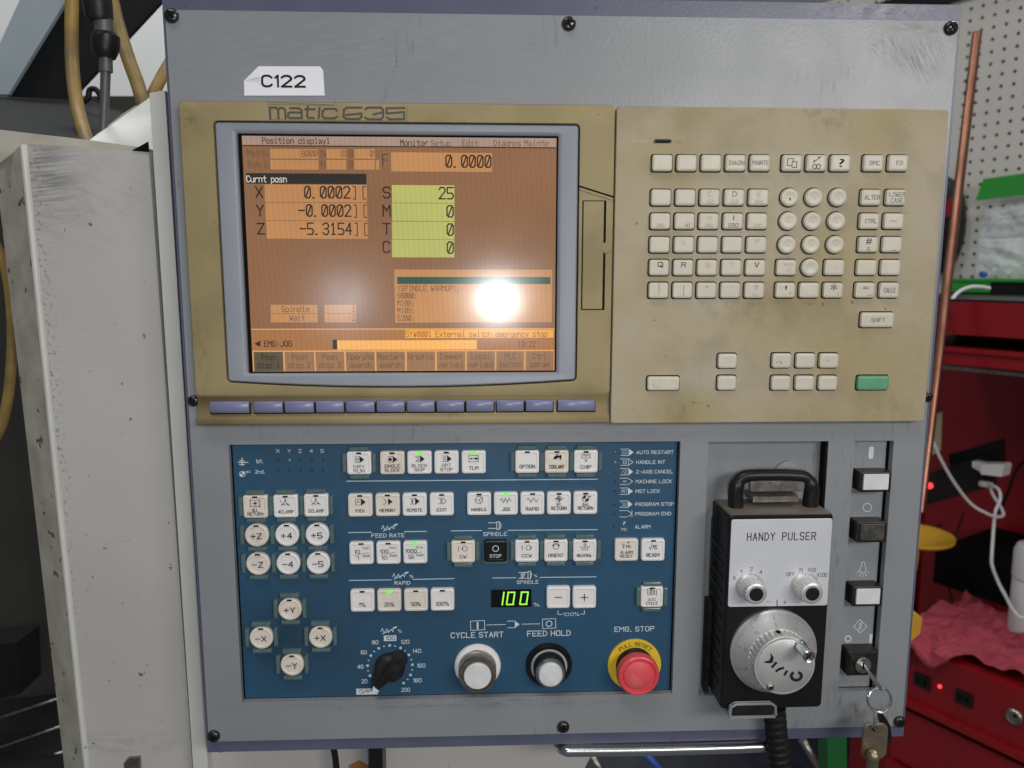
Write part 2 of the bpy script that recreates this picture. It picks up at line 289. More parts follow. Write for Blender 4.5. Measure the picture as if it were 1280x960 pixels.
def rr(cx, cz, w, h, r=0.001, nc=4, ns=1):
    """rounded rectangle outline, counter-clockwise seen from the front"""
    r = max(min(r, w / 2 - 1e-6, h / 2 - 1e-6), 1e-6); out = []
    C = [(cx + w / 2 - r, cz + h / 2 - r, 0), (cx - w / 2 + r, cz + h / 2 - r, 90), (cx - w / 2 + r, cz - h / 2 + r, 180), (cx + w / 2 - r, cz - h / 2 + r, 270)]
    for k, (x, z, a) in enumerate(C):
        arc = [(x + r * math.cos(R(a + 90 * i / nc)), z + r * math.sin(R(a + 90 * i / nc))) for i in range(nc + 1)]
        out += arc
        nx, nz, na = C[(k + 1) % 4]; q = (nx + r * math.cos(R(na)), nz + r * math.sin(R(na))); p = arc[-1]
        for j in range(1, ns): out.append((p[0] + (q[0] - p[0]) * j / ns, p[1] + (q[1] - p[1]) * j / ns))
    return out
def loft(rings, cap0=True, cap1=True):
    """rings: list of (outline [(x,z)], h); front of the plate is +h"""
    V, F = [], []; n = len(rings[0][0])
    for o, h in rings: V += [(x, -h, z) for x, z in o]
    for k in range(len(rings) - 1):
        for i in range(n):
            j = (i + 1) % n; F.append((k * n + i, k * n + j, (k + 1) * n + j, (k + 1) * n + i))
    if cap0: F.append(tuple(reversed(range(n))))
    if cap1: F.append(tuple((len(rings) - 1) * n + i for i in range(n)))
    return V, F
def slab(cx, cz, w, h, h0, h1, r=0.001, bev=0.0004, nc=4):
    return loft([(rr(cx, cz, w, h, r, nc), h0), (rr(cx, cz, w, h, r, nc), h1 - bev), (rr(cx, cz, w - .6 * bev, h - .6 * bev, r, nc), h1 - bev * .3), (rr(cx, cz, w - 2 * bev, h - 2 * bev, max(r - bev, 1e-5), nc), h1)])
def lathe(cx, cz, prof, n=32, cap0=True, cap1=True):
    return loft([([(cx + r * math.cos(2 * math.pi * i / n), cz + r * math.sin(2 * math.pi * i / n)) for i in range(n)], h) for r, h in prof], cap0, cap1)
def box3(a, b):
    x0, y0, z0 = a; x1, y1, z1 = b
    v = [(x, y, z) for x in (x0, x1) for y in (y0, y1) for z in (z0, z1)]
    return v, [(0, 1, 3, 2), (4, 6, 7, 5), (0, 4, 5, 1), (2, 3, 7, 6), (0, 2, 6, 4), (1, 5, 7, 3)]
def prism(pts, ext):
    """polygon of 3-D points pushed along ext"""
    n = len(pts); e = Vector(ext); V = [tuple(p) for p in pts] + [tuple(Vector(p) + e) for p in pts]
    F = [tuple(range(n)), tuple(reversed(range(n, 2 * n)))] + [(i, i + n, (i + 1) % n + n, (i + 1) % n) for i in range(n)]
    return V, F
def smooth_path(pts, k=6):
    P = [Vector(p) for p in pts]; P = [P[0] * 2 - P[1]] + P + [P[-1] * 2 - P[-2]]; out = []
    for i in range(1, len(P) - 2):
        for j in range(k):
            t = j / k; a, b, c, d = P[i - 1], P[i], P[i + 1], P[i + 2]
            out.append(0.5 * ((2 * b) + (c - a) * t + (2 * a - 5 * b + 4 * c - d) * t * t + (3 * b - a - 3 * c + d) * t ** 3))
    return out + [P[-2]]
def tube(path, rad, n=12, caps=True):
    V, F = [], []; P = [Vector(p) for p in path]; up = None
    for i, p in enumerate(P):
        t = (P[min(i + 1, len(P) - 1)] - P[max(i - 1, 0)]).normalized()
        if up is None: up = t.orthogonal().normalized()
        up = (up - t * up.dot(t)).normalized(); s = t.cross(up)
        r = rad[i] if isinstance(rad, (list, tuple)) else rad
        V += [tuple(p + up * (r * math.cos(2 * math.pi * k / n)) + s * (r * math.sin(2 * math.pi * k / n))) for k in range(n)]
    for i in range(len(P) - 1):
        for k in range(n):
            j = (k + 1) % n; F.append((i * n + k, i * n + j, (i + 1) * n + j, (i + 1) * n + k))
    if caps: F.append(tuple(reversed(range(n)))); F.append(tuple((len(P) - 1) * n + k for k in range(n)))
    return V, F
# ---- flat print
def rect(cx, cz, w, h, y):
    return [(cx - w / 2, -y, cz - h / 2), (cx + w / 2, -y, cz - h / 2), (cx + w / 2, -y, cz + h / 2), (cx - w / 2, -y, cz + h / 2)], [(0, 1, 2, 3)]
def strokes(lines, wd, y):
    """polylines [(x,z),...] drawn as flat strokes"""
    V, F = [], []
    for ln in lines:
        for a, b in zip(ln[:-1], ln[1:]):
            dx, dz = b[0] - a[0], b[1] - a[1]; l = math.hypot(dx, dz) or 1e-9; dx /= l; dz /= l; e = wd / 2
            n = len(V)
            V += [(a[0] - dx * e + dz * e, -y, a[1] - dz * e - dx * e), (b[0] + dx * e + dz * e, -y, b[1] + dz * e - dx * e),
                  (b[0] + dx * e - dz * e, -y, b[1] + dz * e + dx * e), (a[0] - dx * e - dz * e, -y, a[1] - dz * e + dx * e)]
            F.append((n, n + 1, n + 2, n + 3)); y += 1.2e-7
    return V, F
TC = {}
def text_raw(s):
    if s not in TC:
        c = bpy.data.curves.new('t', 'FONT'); c.body = s; c.resolution_u = 2; c.size = 1; c.space_line = 0.85; c.align_x = 'CENTER'
        o = bpy.data.objects.new('t', c); COL.objects.link(o); bpy.context.view_layer.update()
        me = o.to_mesh(); v = [(p.co.x, p.co.y) for p in me.vertices]; f = [tuple(p.vertices) for p in me.polygons]
        o.to_mesh_clear(); bpy.data.objects.remove(o); bpy.data.curves.remove(c); TC[s] = (v, f)
    return TC[s]
def fit(v, f, bx, y):
    cx, cz, w, h = bx
    x0 = min(p[0] for p in v); x1 = max(p[0] for p in v); z0 = min(p[1] for p in v); z1 = max(p[1] for p in v)
    kx = w / max(x1 - x0, 1e-9); kz = h / max(z1 - z0, 1e-9)
    return [(cx + (p[0] - (x0 + x1) / 2) * kx, -y, cz + (p[1] - (z0 + z1) / 2) * kz) for p in v], f
SF = {  # single-stroke letters on a 4 x 8 grid, base line 2, x height 6, cap height 8
 'A': '02 28 42/14 34', 'B': '02 08 38 47 46 35 05/35 44 43 32 02', 'C': '47 38 18 07 03 12 32 43', 'D': '02 08 28 37 46 44 33 22 02', 'E': '48 08 02 42/05 35', 'F': '48 08 02/05 35',
 'G': '47 38 18 07 03 12 32 43 45 25', 'H': '02 08/42 48/05 45', 'I': '18 38/28 22/12 32', 'J': '48 43 32 12 03', 'K': '02 08/48 04/15 42', 'L': '08 02 42', 'M': '02 08 25 48 42', 'N': '02 08 42 48',
 'O': '03 07 18 38 47 43 32 12 03', 'P': '02 08 38 47 46 35 05', 'R': '02 08 38 47 46 35 05/25 42', 'S': '47 38 18 07 06 15 35 44 43 32 12 03', 'T': '08 48/28 22', 'U': '08 03 12 32 43 48', 'V': '08 22 48',
 'W': '08 12 25 32 48', 'X': '08 42/02 48', 'Y': '08 25 48/25 22', 'Z': '08 48 02 42',
 'a': '06 36 45 42 12 03 14 44', 'b': '08 02 32 43 45 36 06', 'c': '45 36 16 05 03 12 32 43', 'd': '48 42 12 03 05 16 46', 'e': '04 44 45 36 16 05 03 12 42', 'f': '47 38 28 27 22/06 46', 'g': '46 16 05 03 12 42/46 41 30 10',
 'h': '08 02/05 16 36 45 42', 'i': '16 26 22/12 32/28 27', 'l': '18 28 22/12 32', 'm': '02 06 16 25 22/25 36 45 42', 'n': '02 06/05 16 36 45 42', 'o': '03 05 16 36 45 43 32 12 03', 'p': '00 06 36 45 43 32 02', 'r': '02 06/04 26 46',
 's': '46 16 05 14 34 43 32 02', 't': '28 23 32 42/06 46', 'u': '06 03 12 32 42/46 42', 'v': '06 22 46', 'w': '06 12 24 32 46', 'x': '06 42/02 46', 'y': '06 22/46 10',
 'Q': '03 07 18 38 47 43 32 12 03/24 41', '+': '05 45/23 27', '–': '05 45', '%': '12 38/06 08 18 16 06/32 34 44 42 32', '0': '03 07 18 38 47 43 32 12 03/13 37', '1': '17 28 22/12 32', '2': '07 18 38 47 46 02 42', '3': '07 18 38 47 46 35 15/35 44 43 32 12 03', '4': '32 38 04 44', '5': '48 08 05 35 44 43 32 02', '6': '47 38 18 07 03 12 32 43 44 35 05',
 '7': '08 48 22', '8': '15 06 07 18 38 47 46 35 15 04 03 12 32 43 44 35', '9': '45 15 06 07 18 38 47 43 32 12 03', '.': '02 12', '-': '05 45', ':': '23 24/26 27', ';': '25 26/23 11', '(': '38 27 23 32', ')': '18 27 23 12', ']': '18 38 32 12', '[': '38 18 12 32', ' ': ''}
def mono(s, bx, y, wd, adv=5.6, plain0=False):
    """monospaced single-stroke lettering fitted into a box"""
    L = []
    for i, ch in enumerate(s):
        g = SF.get(ch, ''); g = g.split('/')[0] if (plain0 and ch == '0') else g
        for pl in g.split('/'):
            if pl.strip(): L.append([(i * adv + int(q[0]), int(q[1])) for q in pl.split()])
    cx, cz, w, h = bx
    X0, X1 = 0, (len(s) - 1) * adv + 4; Z0, Z1 = 2, 8
    return strokes([[(cx + (x - (X0 + X1) / 2) * w / (X1 - X0), cz + (z - (Z0 + Z1) / 2) * h / (Z1 - Z0)) for x, z in l] for l in L], wd, y)
def soften(pl):
    """round the blunt corners of a stroke, keep the sharp ones"""
    closed = len(pl) > 3 and pl[0] == pl[-1]; out = []; n = len(pl)
    for i, p in enumerate(pl):
        if not closed and i in (0, n - 1): out.append(p); continue
        if closed and i == n - 1: break
        a = pl[i - 1] if i else pl[-2]; b = pl[i + 1]
        v, w = (a[0] - p[0], a[1] - p[1]), (b[0] - p[0], b[1] - p[1]); la, lb = math.hypot(*v), math.hypot(*w)
        if (v[0] * w[0] + v[1] * w[1]) / (la * lb) > -.35: out.append(p); continue
        qa, qb = min(.5, 1.1 / la), min(.5, 1.1 / lb)
        A = (p[0] + v[0] * qa, p[1] + v[1] * qa); B = (p[0] + w[0] * qb, p[1] + w[1] * qb)
        out += [A, ((A[0] + 2 * p[0] + B[0]) / 4, (A[1] + 2 * p[1] + B[1]) / 4), B]
    return out + [out[0]] if closed else out
def sans(s, adv=1.7):
    L = []; x = 0.0
    for ch in s:
        if ch == ' ': x += 3.0; continue
        g = SF[ch]; g = g.split('/')[0] if ch in '01' else g
        if ch == 'I': g = '28 22'
        pls = [[(int(q[0]), int(q[1])) for q in pl.split()] for pl in g.split('/')]
        kx = 1.15 if ch in 'MW' else 1.45 if ch == '%' else 1.0; x0 = min(p[0] for pl in pls for p in pl); x1 = max(p[0] for pl in pls for p in pl)
        L += [soften([(x + (p[0] - x0) * kx, p[1]) for p in pl]) for pl in pls]; x += (x1 - x0) * kx + adv
    return L
def text_lines(s):
    rows = s.split('\n'); out = []
    for i, r_ in enumerate(rows):
        L = sans(r_); w = max(p[0] for l in L for p in l)
        out += [[(p[0] - w / 2, p[1] - 8.6 * i) for p in l] for l in L]
    return out
def text(s, bx, y, weight=.130):
    if any(c_ not in SF and c_ != '\n' for c_ in s) or s in ('-', ':'):
        v, f = text_raw(s); return fit(v, f, bx, y)
    cx, cz, w, h = bx; L = text_lines(s)
    X = [p[0] for l in L for p in l]; Z = [p[1] for l in L for p in l]
    rows = s.count('\n') + 1; wd = h / (1 + (rows - 1) * 1.43) * weight
    w -= wd; h -= wd; x0, x1, z0, z1 = min(X), max(X), min(Z), max(Z); kz = h / max(z1 - z0, .5); kx = w / (x1 - x0) if x1 - x0 > .5 else kz
    return strokes([[(cx + (p[0] - (x0 + x1) / 2) * kx, cz + (p[1] - (z0 + z1) / 2) * kz) for p in l] for l in L], wd, y)
def ico(lines, cx, cz, s, wd, y, sx=None):
    return strokes([[(cx + x * (sx or s), cz + z * s) for x, z in l] for l in lines], wd, y)
def poly(pts, y):
    return [(x, -y, z) for x, z in pts], [tuple(range(len(pts)))]
def disc(cx, cz, r, y, n=16):
    return poly([(cx + r * math.cos(2 * math.pi * i / n), cz + r * math.sin(2 * math.pi * i / n)) for i in range(n)], y)
def circ(r=1.0, n=14, a0=0, a1=360, cx=0, cz=0):
    return [(cx + r * math.cos(R(a0 + (a1 - a0) * i / n)), cz + r * math.sin(R(a0 + (a1 - a0) * i / n))) for i in range(n + 1)]
MM = 0.001
def quad(tl, tr, br, bl, h):
    a, b, c, d = U(*tl, h), U(*tr, h), U(*br, h), U(*bl, h)
    X0, X1 = (a.x + d.x) / 2, (b.x + c.x) / 2; Z1, Z0 = (a.z + b.z) / 2, (c.z + d.z) / 2
    return (X0 + X1) / 2, (Z0 + Z1) / 2, X1 - X0, Z1 - Z0
def edges(q): return q[0] - q[2] / 2, q[0] + q[2] / 2, q[1] - q[3] / 2, q[1] + q[3] / 2
def holed(outer, holes, h1, depth):
    """flat sheet with rectangular openings whose walls go back `depth[i]`"""
    X = sorted({outer[0], outer[1]} | {v for q in holes for v in q[:2]}); Z = sorted({outer[2], outer[3]} | {v for q in holes for v in q[2:]})
    V, F = [], []; idx = {}
    def vi(x, y, z):
        k = (round(x, 6), round(y, 6), round(z, 6))
        if k not in idx: idx[k] = len(V); V.append((x, y, z))
        return idx[k]
    for i in range(len(X) - 1):
        for j in range(len(Z) - 1):
            mx, mz = (X[i] + X[i + 1]) / 2, (Z[j] + Z[j + 1]) / 2
            if any(q[0] < mx < q[1] and q[2] < mz < q[3] for q in holes): continue
            F.append((vi(X[i], -h1, Z[j]), vi(X[i + 1], -h1, Z[j]), vi(X[i + 1], -h1, Z[j + 1]), vi(X[i], -h1, Z[j + 1])))
    for q, dp in list(zip(holes, depth)) + [(outer, depth[-1])]:
        c = [(q[0], q[2]), (q[1], q[2]), (q[1], q[3]), (q[0], q[3])]
        for k in range(4):
            a, b = c[k], c[(k + 1) % 4]; n = len(V)
            V += [(a[0], -h1, a[1]), (b[0], -h1, b[1]), (b[0], -h1 + dp, b[1]), (a[0], -h1 + dp, a[1])]; F.append((n, n + 1, n + 2, n + 3))
    return V, F

# ================================================================== the console
PLATE = quad((206, 12), (1196, 26.5), (1129, 908), (261, 926.5), 0)
SHELL = quad((202.5, -8), (1198.6, 5), (1132.3, 921.5), (258.5, 939), -0.002)
OPQ = quad((285, 556), (849, 551.5), (842, 867.5), (303, 877), 0)
POCK = quad((883, 552), (1032, 552), (1020, 868), (876, 868), 0)
STRIP = quad((1067, 551), (1115.5, 551), (1096.5, 863.5), (1049.5, 864.5), 0)
console = thing('operator_console', 'grey and violet enamelled machine operator console carrying screen, keyboard and blue button panel', 'control console', (PLATE[0], 0.06, SHELL[1] - SHELL[3] / 2))
s0 = edges(SHELL)
add('cabinet_shell', loft([(rr(SHELL[0], SHELL[1], SHELL[2], SHELL[3], .004), -.14), (rr(SHELL[0], SHELL[1], SHELL[2], SHELL[3], .004), -.0135), (rr(SHELL[0], SHELL[1], SHELL[2] - .002, SHELL[3] - .002, .004), -.0128)], cap1=True), VIOLET, console)
e = edges(SHELL); p_ = edges(PLATE)
add('rim', holed((e[0], e[1], e[2], e[3]), [(p_[0] + .003, p_[1] - .003, p_[2] + .003, p_[3] - .003)], -.002, [.010, .010]), VIOLET, console)
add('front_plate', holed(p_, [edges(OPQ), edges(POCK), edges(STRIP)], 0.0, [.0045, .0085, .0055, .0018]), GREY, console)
add('pocket_floor', slab(POCK[0], POCK[1], POCK[2] + .004, POCK[3] + .004, -.011, -.0085, .0005, .0001), GREY, console)
q = edges(POCK)
add('pocket_wall_strip', box3((q[1] - .0018, .0005, q[2]), (q[1] - .0002, .0084, q[3])), GAP, console, smooth=0)  # dark strip lining the pocket's right wall
def screw(px, py, rpx, h, parent, mat=SCREW, name='screw', ang=20):
    c = U(px, py, h); k = (CAMD - h) / FPX; r = rpx * k
    o = add(name, lathe(c.x, c.z, [(r, h), (r, h + r * .25), (r * .93, h + r * .42), (r * .72, h + r * .58), (r * .42, h + r * .66), (r * .12, h + r * .69)], 20), mat, parent)
    L = [[(c.x - .5 * r * math.cos(R(a)), c.z - .5 * r * math.sin(R(a))), (c.x + .5 * r * math.cos(R(a)), c.z + .5 * r * math.sin(R(a)))] for a in (ang, ang + 90)]
    add('cross_recess', strokes(L, r * .26, h + r * .70), GAP, o, smooth=0)
    return o
for px, py, a in ((215, 20, 35), (711, 30, 20), (1188, 35.5, 40), (267.5, 919.5, 15), (704, 908, 10), (1124, 901.5, 30)): screw(px, py, 8.3, 0.0, console, ang=a)
for px, py, hh in ((242, 501, .0005), (1158.5, 496, .0005)): screw(px, py, 7, hh, console)
# steel grab bar under the bottom edge
gb = smooth_path([U(690, 915, -.03), U(697, 929, -.015), U(706, 937.5, -.002), U(725, 938.5, 0), U(830, 936.8, 0), U(940, 933.5, 0), U(957, 931, -.002), U(967, 922, -.015), U(970, 905, -.03)], 8)
add('grab_bar', tube(gb, 0.0041, 18), STEEL, console)
# hook bracket that carries the pulser
b = box_px(938, 599, 1006, 614.5, .013)
add('hanger_hook', join(slab(b[0], b[1], b[2], b[3], .010, .013, .0015, .0004), box3((b[0] - b[2] * .42, -.011, b[1] - .0125), (b[0] + b[2] * .42, .0085, b[1] - .0085))), DULLSTEEL, console)
c = U(984, 585, -.0085); add('hook_boss', lathe(c.x, c.z - .004, [(.010, -.0085), (.0095, -.0065), (.006, -.0060)], 20), GREY, console)
c0, c1 = U(880, 752, .002), U(880, 866, .002)
add('cradle_rail', join(box3((c1.x + .0005, -.002, c1.z), (c1.x + .0035, .008, c0.z)), box3((c1.x + .0035, .004, c1.z + .001), (c1.x + .008, .0084, c0.z + .06))), DUSTY, console)
b = box_px(912, 878, 969, 893, .030)
cradle = [(b[0] - b[2] / 2, b[1] - .0045), (b[0] - b[2] / 2 + .0005, b[1] + .002), (b[0] - b[2] / 2 + .004, b[1] + .0042), (b[0] + b[2] / 2 - .004, b[1] + .0042), (b[0] + b[2] / 2 - .0005, b[1] + .002), (b[0] + b[2] / 2, b[1] - .0045)]
add('cradle_lip', join(tube([(x, -.0315, z) for x, z in cradle], .0009, 8), tube([(x, -.0290, z) for x, z in cradle], .0007, 6)), GREY, console)
add('cradle_dark_fill', loft([(rr(b[0], b[1] - .0005, b[2] - .0022, .0085, .002), .0275), (rr(b[0], b[1] - .0005, b[2] - .0022, .0085, .002), .0308)]), DUSTY, console)  # dark fill put in for the dark inside of the cradle lip
add('cradle_floor', box3((b[0] - b[2] / 2, -.0312, b[1] - .0068), (b[0] + b[2] / 2, .008, b[1] - .0048)), GREY, console, smooth=0)

# ---- paper sticker
h = .0003
st = [(305, 101), (323, 83), (400, 83), (404, 88), (406, 119.5), (305.5, 119.5)]
sticker = add('paper_sticker', prism([U(x, y, .0002) for x, y in st][::-1], (0, -.0002, 0)), PAPER, None, smooth=0)
tag(sticker, 'white paper sticker reading C122 with a folded corner on the grey plate', 'sticker')
fold = [U(305, 101, .0005), U(323, 83, .0005), U(325.5, 96, .0022)]
add('folded_corner', ([tuple(p) for p in fold] + [tuple(p + Vector((0, .0002, 0))) for p in fold], [(0, 1, 2), (5, 4, 3)]), PAPER, sticker, smooth=0)
add('lettering', text('C122', box_px(326.5, 93.5, 382, 109.5, .0005), .0006, .165), INK, sticker, smooth=0)

# ================================================================== display unit
HB = .008
DU = quad((221.5, 125.5), (767, 132.5), (763.5, 529), (247.5, 531), HB)
disp = thing('display_unit', 'yellowed beige display unit with lit orange screen and a row of lilac softkeys', 'display', (DU[0], 0, DU[1] - DU[3] / 2))
zt = DU[1] + DU[3] / 2; zb = U(500, 493.5, HB).z; zbot = DU[1] - DU[3] / 2
BZ = quad((267, 152), (724, 157), (718.5, 474), (286, 477), HB)
def bezel_ring(g, h, sag=0.0042):
    o = rr(BZ[0], BZ[1], BZ[2] + 2 * g, BZ[3] + 2 * g, .0020 + g, 4, 10); zl = BZ[1] - BZ[3] / 2 - g
    return [(x, z - sag * max(0, 1 - ((x - BZ[0]) / (BZ[2] / 2)) ** 2) * max(0, min(1, (zl + .012 - z) / .012))) for x, z in o], h
def outr(g, h):
    return rr(DU[0], (zt + zb) / 2, DU[2] - 2 * g, zt - zb - 2 * g, .0025, 4, 10), h
add('housing', loft([outr(0, 0), outr(0, HB - .0008), outr(.0002, HB - .0003), outr(.0008, HB), bezel_ring(.0013, HB), bezel_ring(.0010, HB - .0003), bezel_ring(.0010, .001)], False, False), BEIGE, disp)
LC = quad((303.8, 169.5), (694.5, 174.5), (693.5, 462), (317.2, 464), .0005)
IN = quad((295.5, 165), (697, 170), (697, 465), (308.5, 468), HB - .001)
def rin(q, g, r, h): return rr(q[0], q[1], q[2] + 2 * g, q[3] + 2 * g, r, 4, 10), h
add('bezel', loft([bezel_ring(0, .001), bezel_ring(0, HB - .0012), bezel_ring(-.0008, HB - .0004), rin(IN, .0022, .002, HB - .0006), rin(IN, .0010, .0012, HB - .0010), rin(IN, 0, .001, HB - .0022), rin(IN, 0, .001, .0025)], False, False), LILAC, disp)
add('gap_liner', loft([rin(BZ, .004, .004, .0003), rin(BZ, .004, .004, .0009)]), GAP, disp)
add('black_mask', loft([rin(IN, .001, .001, .0012), rin(IN, .001, .001, .0028), rin(LC, .0002, .0004, .0028), rin(LC, .0002, .0004, .0008)], True, False), GAP, disp)
LH = .0030
screen = add('screen', slab(LC[0], LC[1], LC[2], LC[3], .0012, LH, .0002, .00002), S_BG, disp)
zrow = LH + .00006
def sbox(x0, y0, x1, y1): return box_px(x0, y0, x1, y1, LH)
def srect(x0, y0, x1, y1, mat, lv=0, name='field'):
    add(name, rect(*sbox(x0, y0, x1, y1), zrow + lv * .00005), mat, screen, smooth=0)
def stext(s, x0, y0, x1, y1, mat=S_INK, wd=.00045, lv=2, name='lettering', p0=False):
    add(name, mono(s, sbox(x0, y0, x1, y1), zrow + lv * .00005, wd, plain0=p0), mat, screen, smooth=0)
# bars and lines follow the panel edges
LX0, LX1 = LC[0] - LC[2] / 2, LC[0] + LC[2] / 2
zt1 = U(500, 182.8, LH).z; zl = LC[1] + LC[3] / 2
add('title_bar', rect(LC[0], (zt1 + zl) / 2, LC[2] - .0004, zl - zt1 - .0002, zrow), S_TITLE, screen, smooth=0)
add('rule', rect(LC[0], zt1 - .0003, LC[2] - .0004, .0007, zrow), S_INK, screen, smooth=0)
z4 = U(500, 411.2, LH).z; z5 = U(500, 437.8, LH).z; z6 = LC[1] - LC[3] / 2
add('status_band', rect(LC[0], (z4 + z5) / 2, LC[2] - .0004, z4 - z5, zrow), S_LOW, screen, smooth=0)
add('rule', rect(LC[0], z4, LC[2] - .0004, .0007, zrow + .00003), S_LINE, screen, smooth=0)
add('tab_band', rect(LC[0], (z5 + z6) / 2, LC[2] - .0004, z5 - z6, zrow), S_LINE, screen, smooth=0)
stext('Position display1', 328, 172.5, 412, 179.5)
stext('Monitor', 500.5, 175, 535, 182)
for s, a, b in (('Setup', 539, 563), ('Edit', 578, 597), ('Diagnos', 617.5, 651), ('Mainte', 656, 685)): stext(s, a, 175.5, b, 182.5, S_INK2, .0004)
stext('Main', 309, 187.5, 329, 194.5, S_INK2); stext('L', 331.5, 187.5, 336, 194.5, S_INK2); stext('Sub', 310, 201.5, 325, 208.5, S_INK2); stext('L', 331.5, 201.5, 336, 208.5, S_INK2)
for y0, y1 in ((186.3, 198.3), (200, 212)):
    srect(338, y0, 398, y1, S_FIELD); srect(408, y0, 433, y1, S_FIELD); srect(443, y0, 468.5, y1, S_FIELD)
    stext('N', 401.5, y0 + 1.5, 406.5, y0 + 9, S_INK2); stext('B', 436.5, y0 + 1.5, 441, y0 + 9, S_INK2)
srect(470, 200, 474, 212, S_FIELD)
stext('8000', 377, 188.5, 397, 195.5, S_INK2, .0004); stext('0', 427, 188.5, 431.5, 195.5, S_INK2, .0004); stext('0', 462.5, 188.5, 467, 195.5, S_INK2, .0004)
stext('F', 478.5, 193, 485, 207); srect(489, 190.8, 615, 214.6, S_FIELD)
stext('0.0000', 557.5, 194.5, 613.5, 209, wd=.0009)
srect(308, 216.8, 458, 230, S_BLACK, 0, 'header_band'); stext('Curnt posn', 308.5, 220, 358, 227.5, S_WHITE, .0005)
for s, y0, ch, x0 in (('0.0002', 230.8, 'X', 381), ('-0.0002', 253.6, 'Y', 372.5), ('-5.3154', 276.4, 'Z', 373)):
    dx = (y0 - 231) * .05
    srect(331 + dx, y0, 458.5 + dx * .6, y0 + 22, S_FIELD)
    stext(ch, 320 + dx, y0 + 3, 328 + dx, y0 + 16, wd=.0009)
    stext(s, x0 + dx, y0 + 2.6, 437 + dx, y0 + 16.6, wd=.0009); stext(']', 440 + dx, y0 + 2.6, 446 + dx, y0 + 18, wd=.00055); stext('[', 452 + dx, y0 + 2.6, 459 + dx, y0 + 18, wd=.00055)
for ch, s, y0, x0 in (('S', '25', 231.5, 549), ('M', '0', 254.2, 558.8), ('T', '0', 277, 559), ('C', '0', 299.6, 559.2)):
    srect(490, y0, 568, y0 + 22.1, S_LIME); stext(ch, 479, y0 + 2.5, 487.5, y0 + 15.8, wd=.0009); stext(s, x0, y0 + 3, 566.5, y0 + 17, wd=.0009)
srect(493.5, 337, 690, 403, S_FIELD, 0, 'program_box'); srect(496.5, 346.2, 688, 355, S_GREEN, 1, 'program_cursor')
for s, y0, x1 in (('(SPINDLE WARMUP);', 357, 575), ('S8000;', 366.2, 521), ('M108;', 375.5, 518.5), ('M109;', 384.8, 518.5), ('S200;', 394.2, 518.5)): stext(s, 497, y0, x1, y0 + 6.6, S_INK2, .00042)
for x0, x1 in ((338.5, 397), (405.5, 445)):
    srect(x0, 381, x1, 391.5, S_FIELD); srect(x0, 392.3, x1, 403, S_FIELD)
stext('Spindle', 352, 383, 386.5, 389.5, S_INK2, .00042); stext('Wait', 362.5, 394, 380.5, 400.5, S_INK2, .00042)
for y0 in (383, 394): stext(':', 399.5, y0, 403.5, y0 + 6.5, S_INK2, .0004)
stext('1', 440, 383, 444, 389.5, S_INK2, .0004); stext('2', 440, 394.3, 444, 400.8, S_INK2, .0004)
srect(506.5, 412.2, 692, 422.3, S_ALARM, 1, 'alarm_band'); stext('SYW0001 External switch emergency stop', 507.5, 414, 683.5, 420.8, S_LABELINK, .00045)
t = [U(318, 429.7, LH), U(325.5, 425.7, LH), U(325.5, 433.7, LH)]; add('arrow', poly([(p.x, p.z) for p in t][::-1], zrow + .0001), S_BLACK, screen, smooth=0)
stext('EMG:JOG', 330.5, 426.2, 364.5, 433, S_INK, .0005); stext(':', 383, 426.2, 387, 433, S_INK2, .0004)
srect(416, 425.3, 596, 437, S_INPUT, 1, 'input_field'); srect(416, 424.6, 421.5, 436.8, S_BLACK, 2, 'input_cursor'); stext('13:22', 647.5, 426.8, 669, 433.8, S_INK2, .0005)
TABS = [(317.5, 354), (356, 393), (394.5, 430.5), (432.5, 468.5), (470.5, 506.5), (508.5, 544), (546, 581.5), (583.5, 618.5), (620.5, 655), (657, 692)]
TN = [('Posn', 'disp 1'), ('Posn', 'disp 2'), ('Posn', 'disp 3'), ('Operate', 'search'), ('Restart', 'search'), ('Graphic', ''), ('Common', 'variabl'), ('Local', 'variabl'), ('PLC', 'switch'), ('Ctrl', 'param')]
for i, ((a, b), (s1, s2)) in enumerate(zip(TABS, TN)):
    zz0 = U(500, 439, LH).z; B = sbox(a, 439, b, 462); top = zz0
    add('tab', rect(B[0], (z5 - .0003 + z6) / 2 - .0002, B[2], z5 - z6 - .0010, zrow + .00004), S_TABON if i == 0 else S_TAB, screen, smooth=0)
    m = (a + b) / 2; yo = -.004 * (m - 500)
    for s, y in ((s1, 442.4 + yo), (s2, 452.6 + yo)):
        if s: w = len(s) * 4.75 - 1.3; stext(s, m - w / 2, y, m + w / 2, y + 6.6, S_INK2 if i else S_BLACK, .00042)
# badge on the top strip
bd = U(336, 150.5, HB); k = (CAMD - HB) / FPX
def bp(x, y): p = U(336 + (x - 180) / 4.923, 127 + (y - 330) / 4.923 + .2, HB); return (p.x, p.z)
LG = [[(190, 432), (186, 368), (200, 366), (225, 366), (237, 380), (240, 430)], [(237, 380), (250, 368), (268, 368), (280, 382), (284, 430)], [(312, 370), (365, 370), (382, 382), (384, 430), (310, 430), (298, 420), (300, 402), (310, 396), (382, 396)],
      [(420, 360), (416, 418), (426, 430), (456, 430)], [(405, 376), (462, 376)], [(492, 368), (488, 430)], [(600, 384), (588, 374), (528, 374), (512, 388), (510, 420), (524, 432), (585, 432), (600, 422)],
      [(750, 366), (660, 366), (642, 380), (640, 422), (656, 436), (735, 436), (750, 424), (750, 402), (655, 412)], [(775, 376), (790, 366), (870, 366), (884, 380), (884, 424), (870, 438), (790, 438), (775, 428)], [(825, 408), (884, 394)],
      [(1015, 368), (905, 370), (905, 402), (1012, 394), (1014, 436), (925, 438), (908, 428)]]
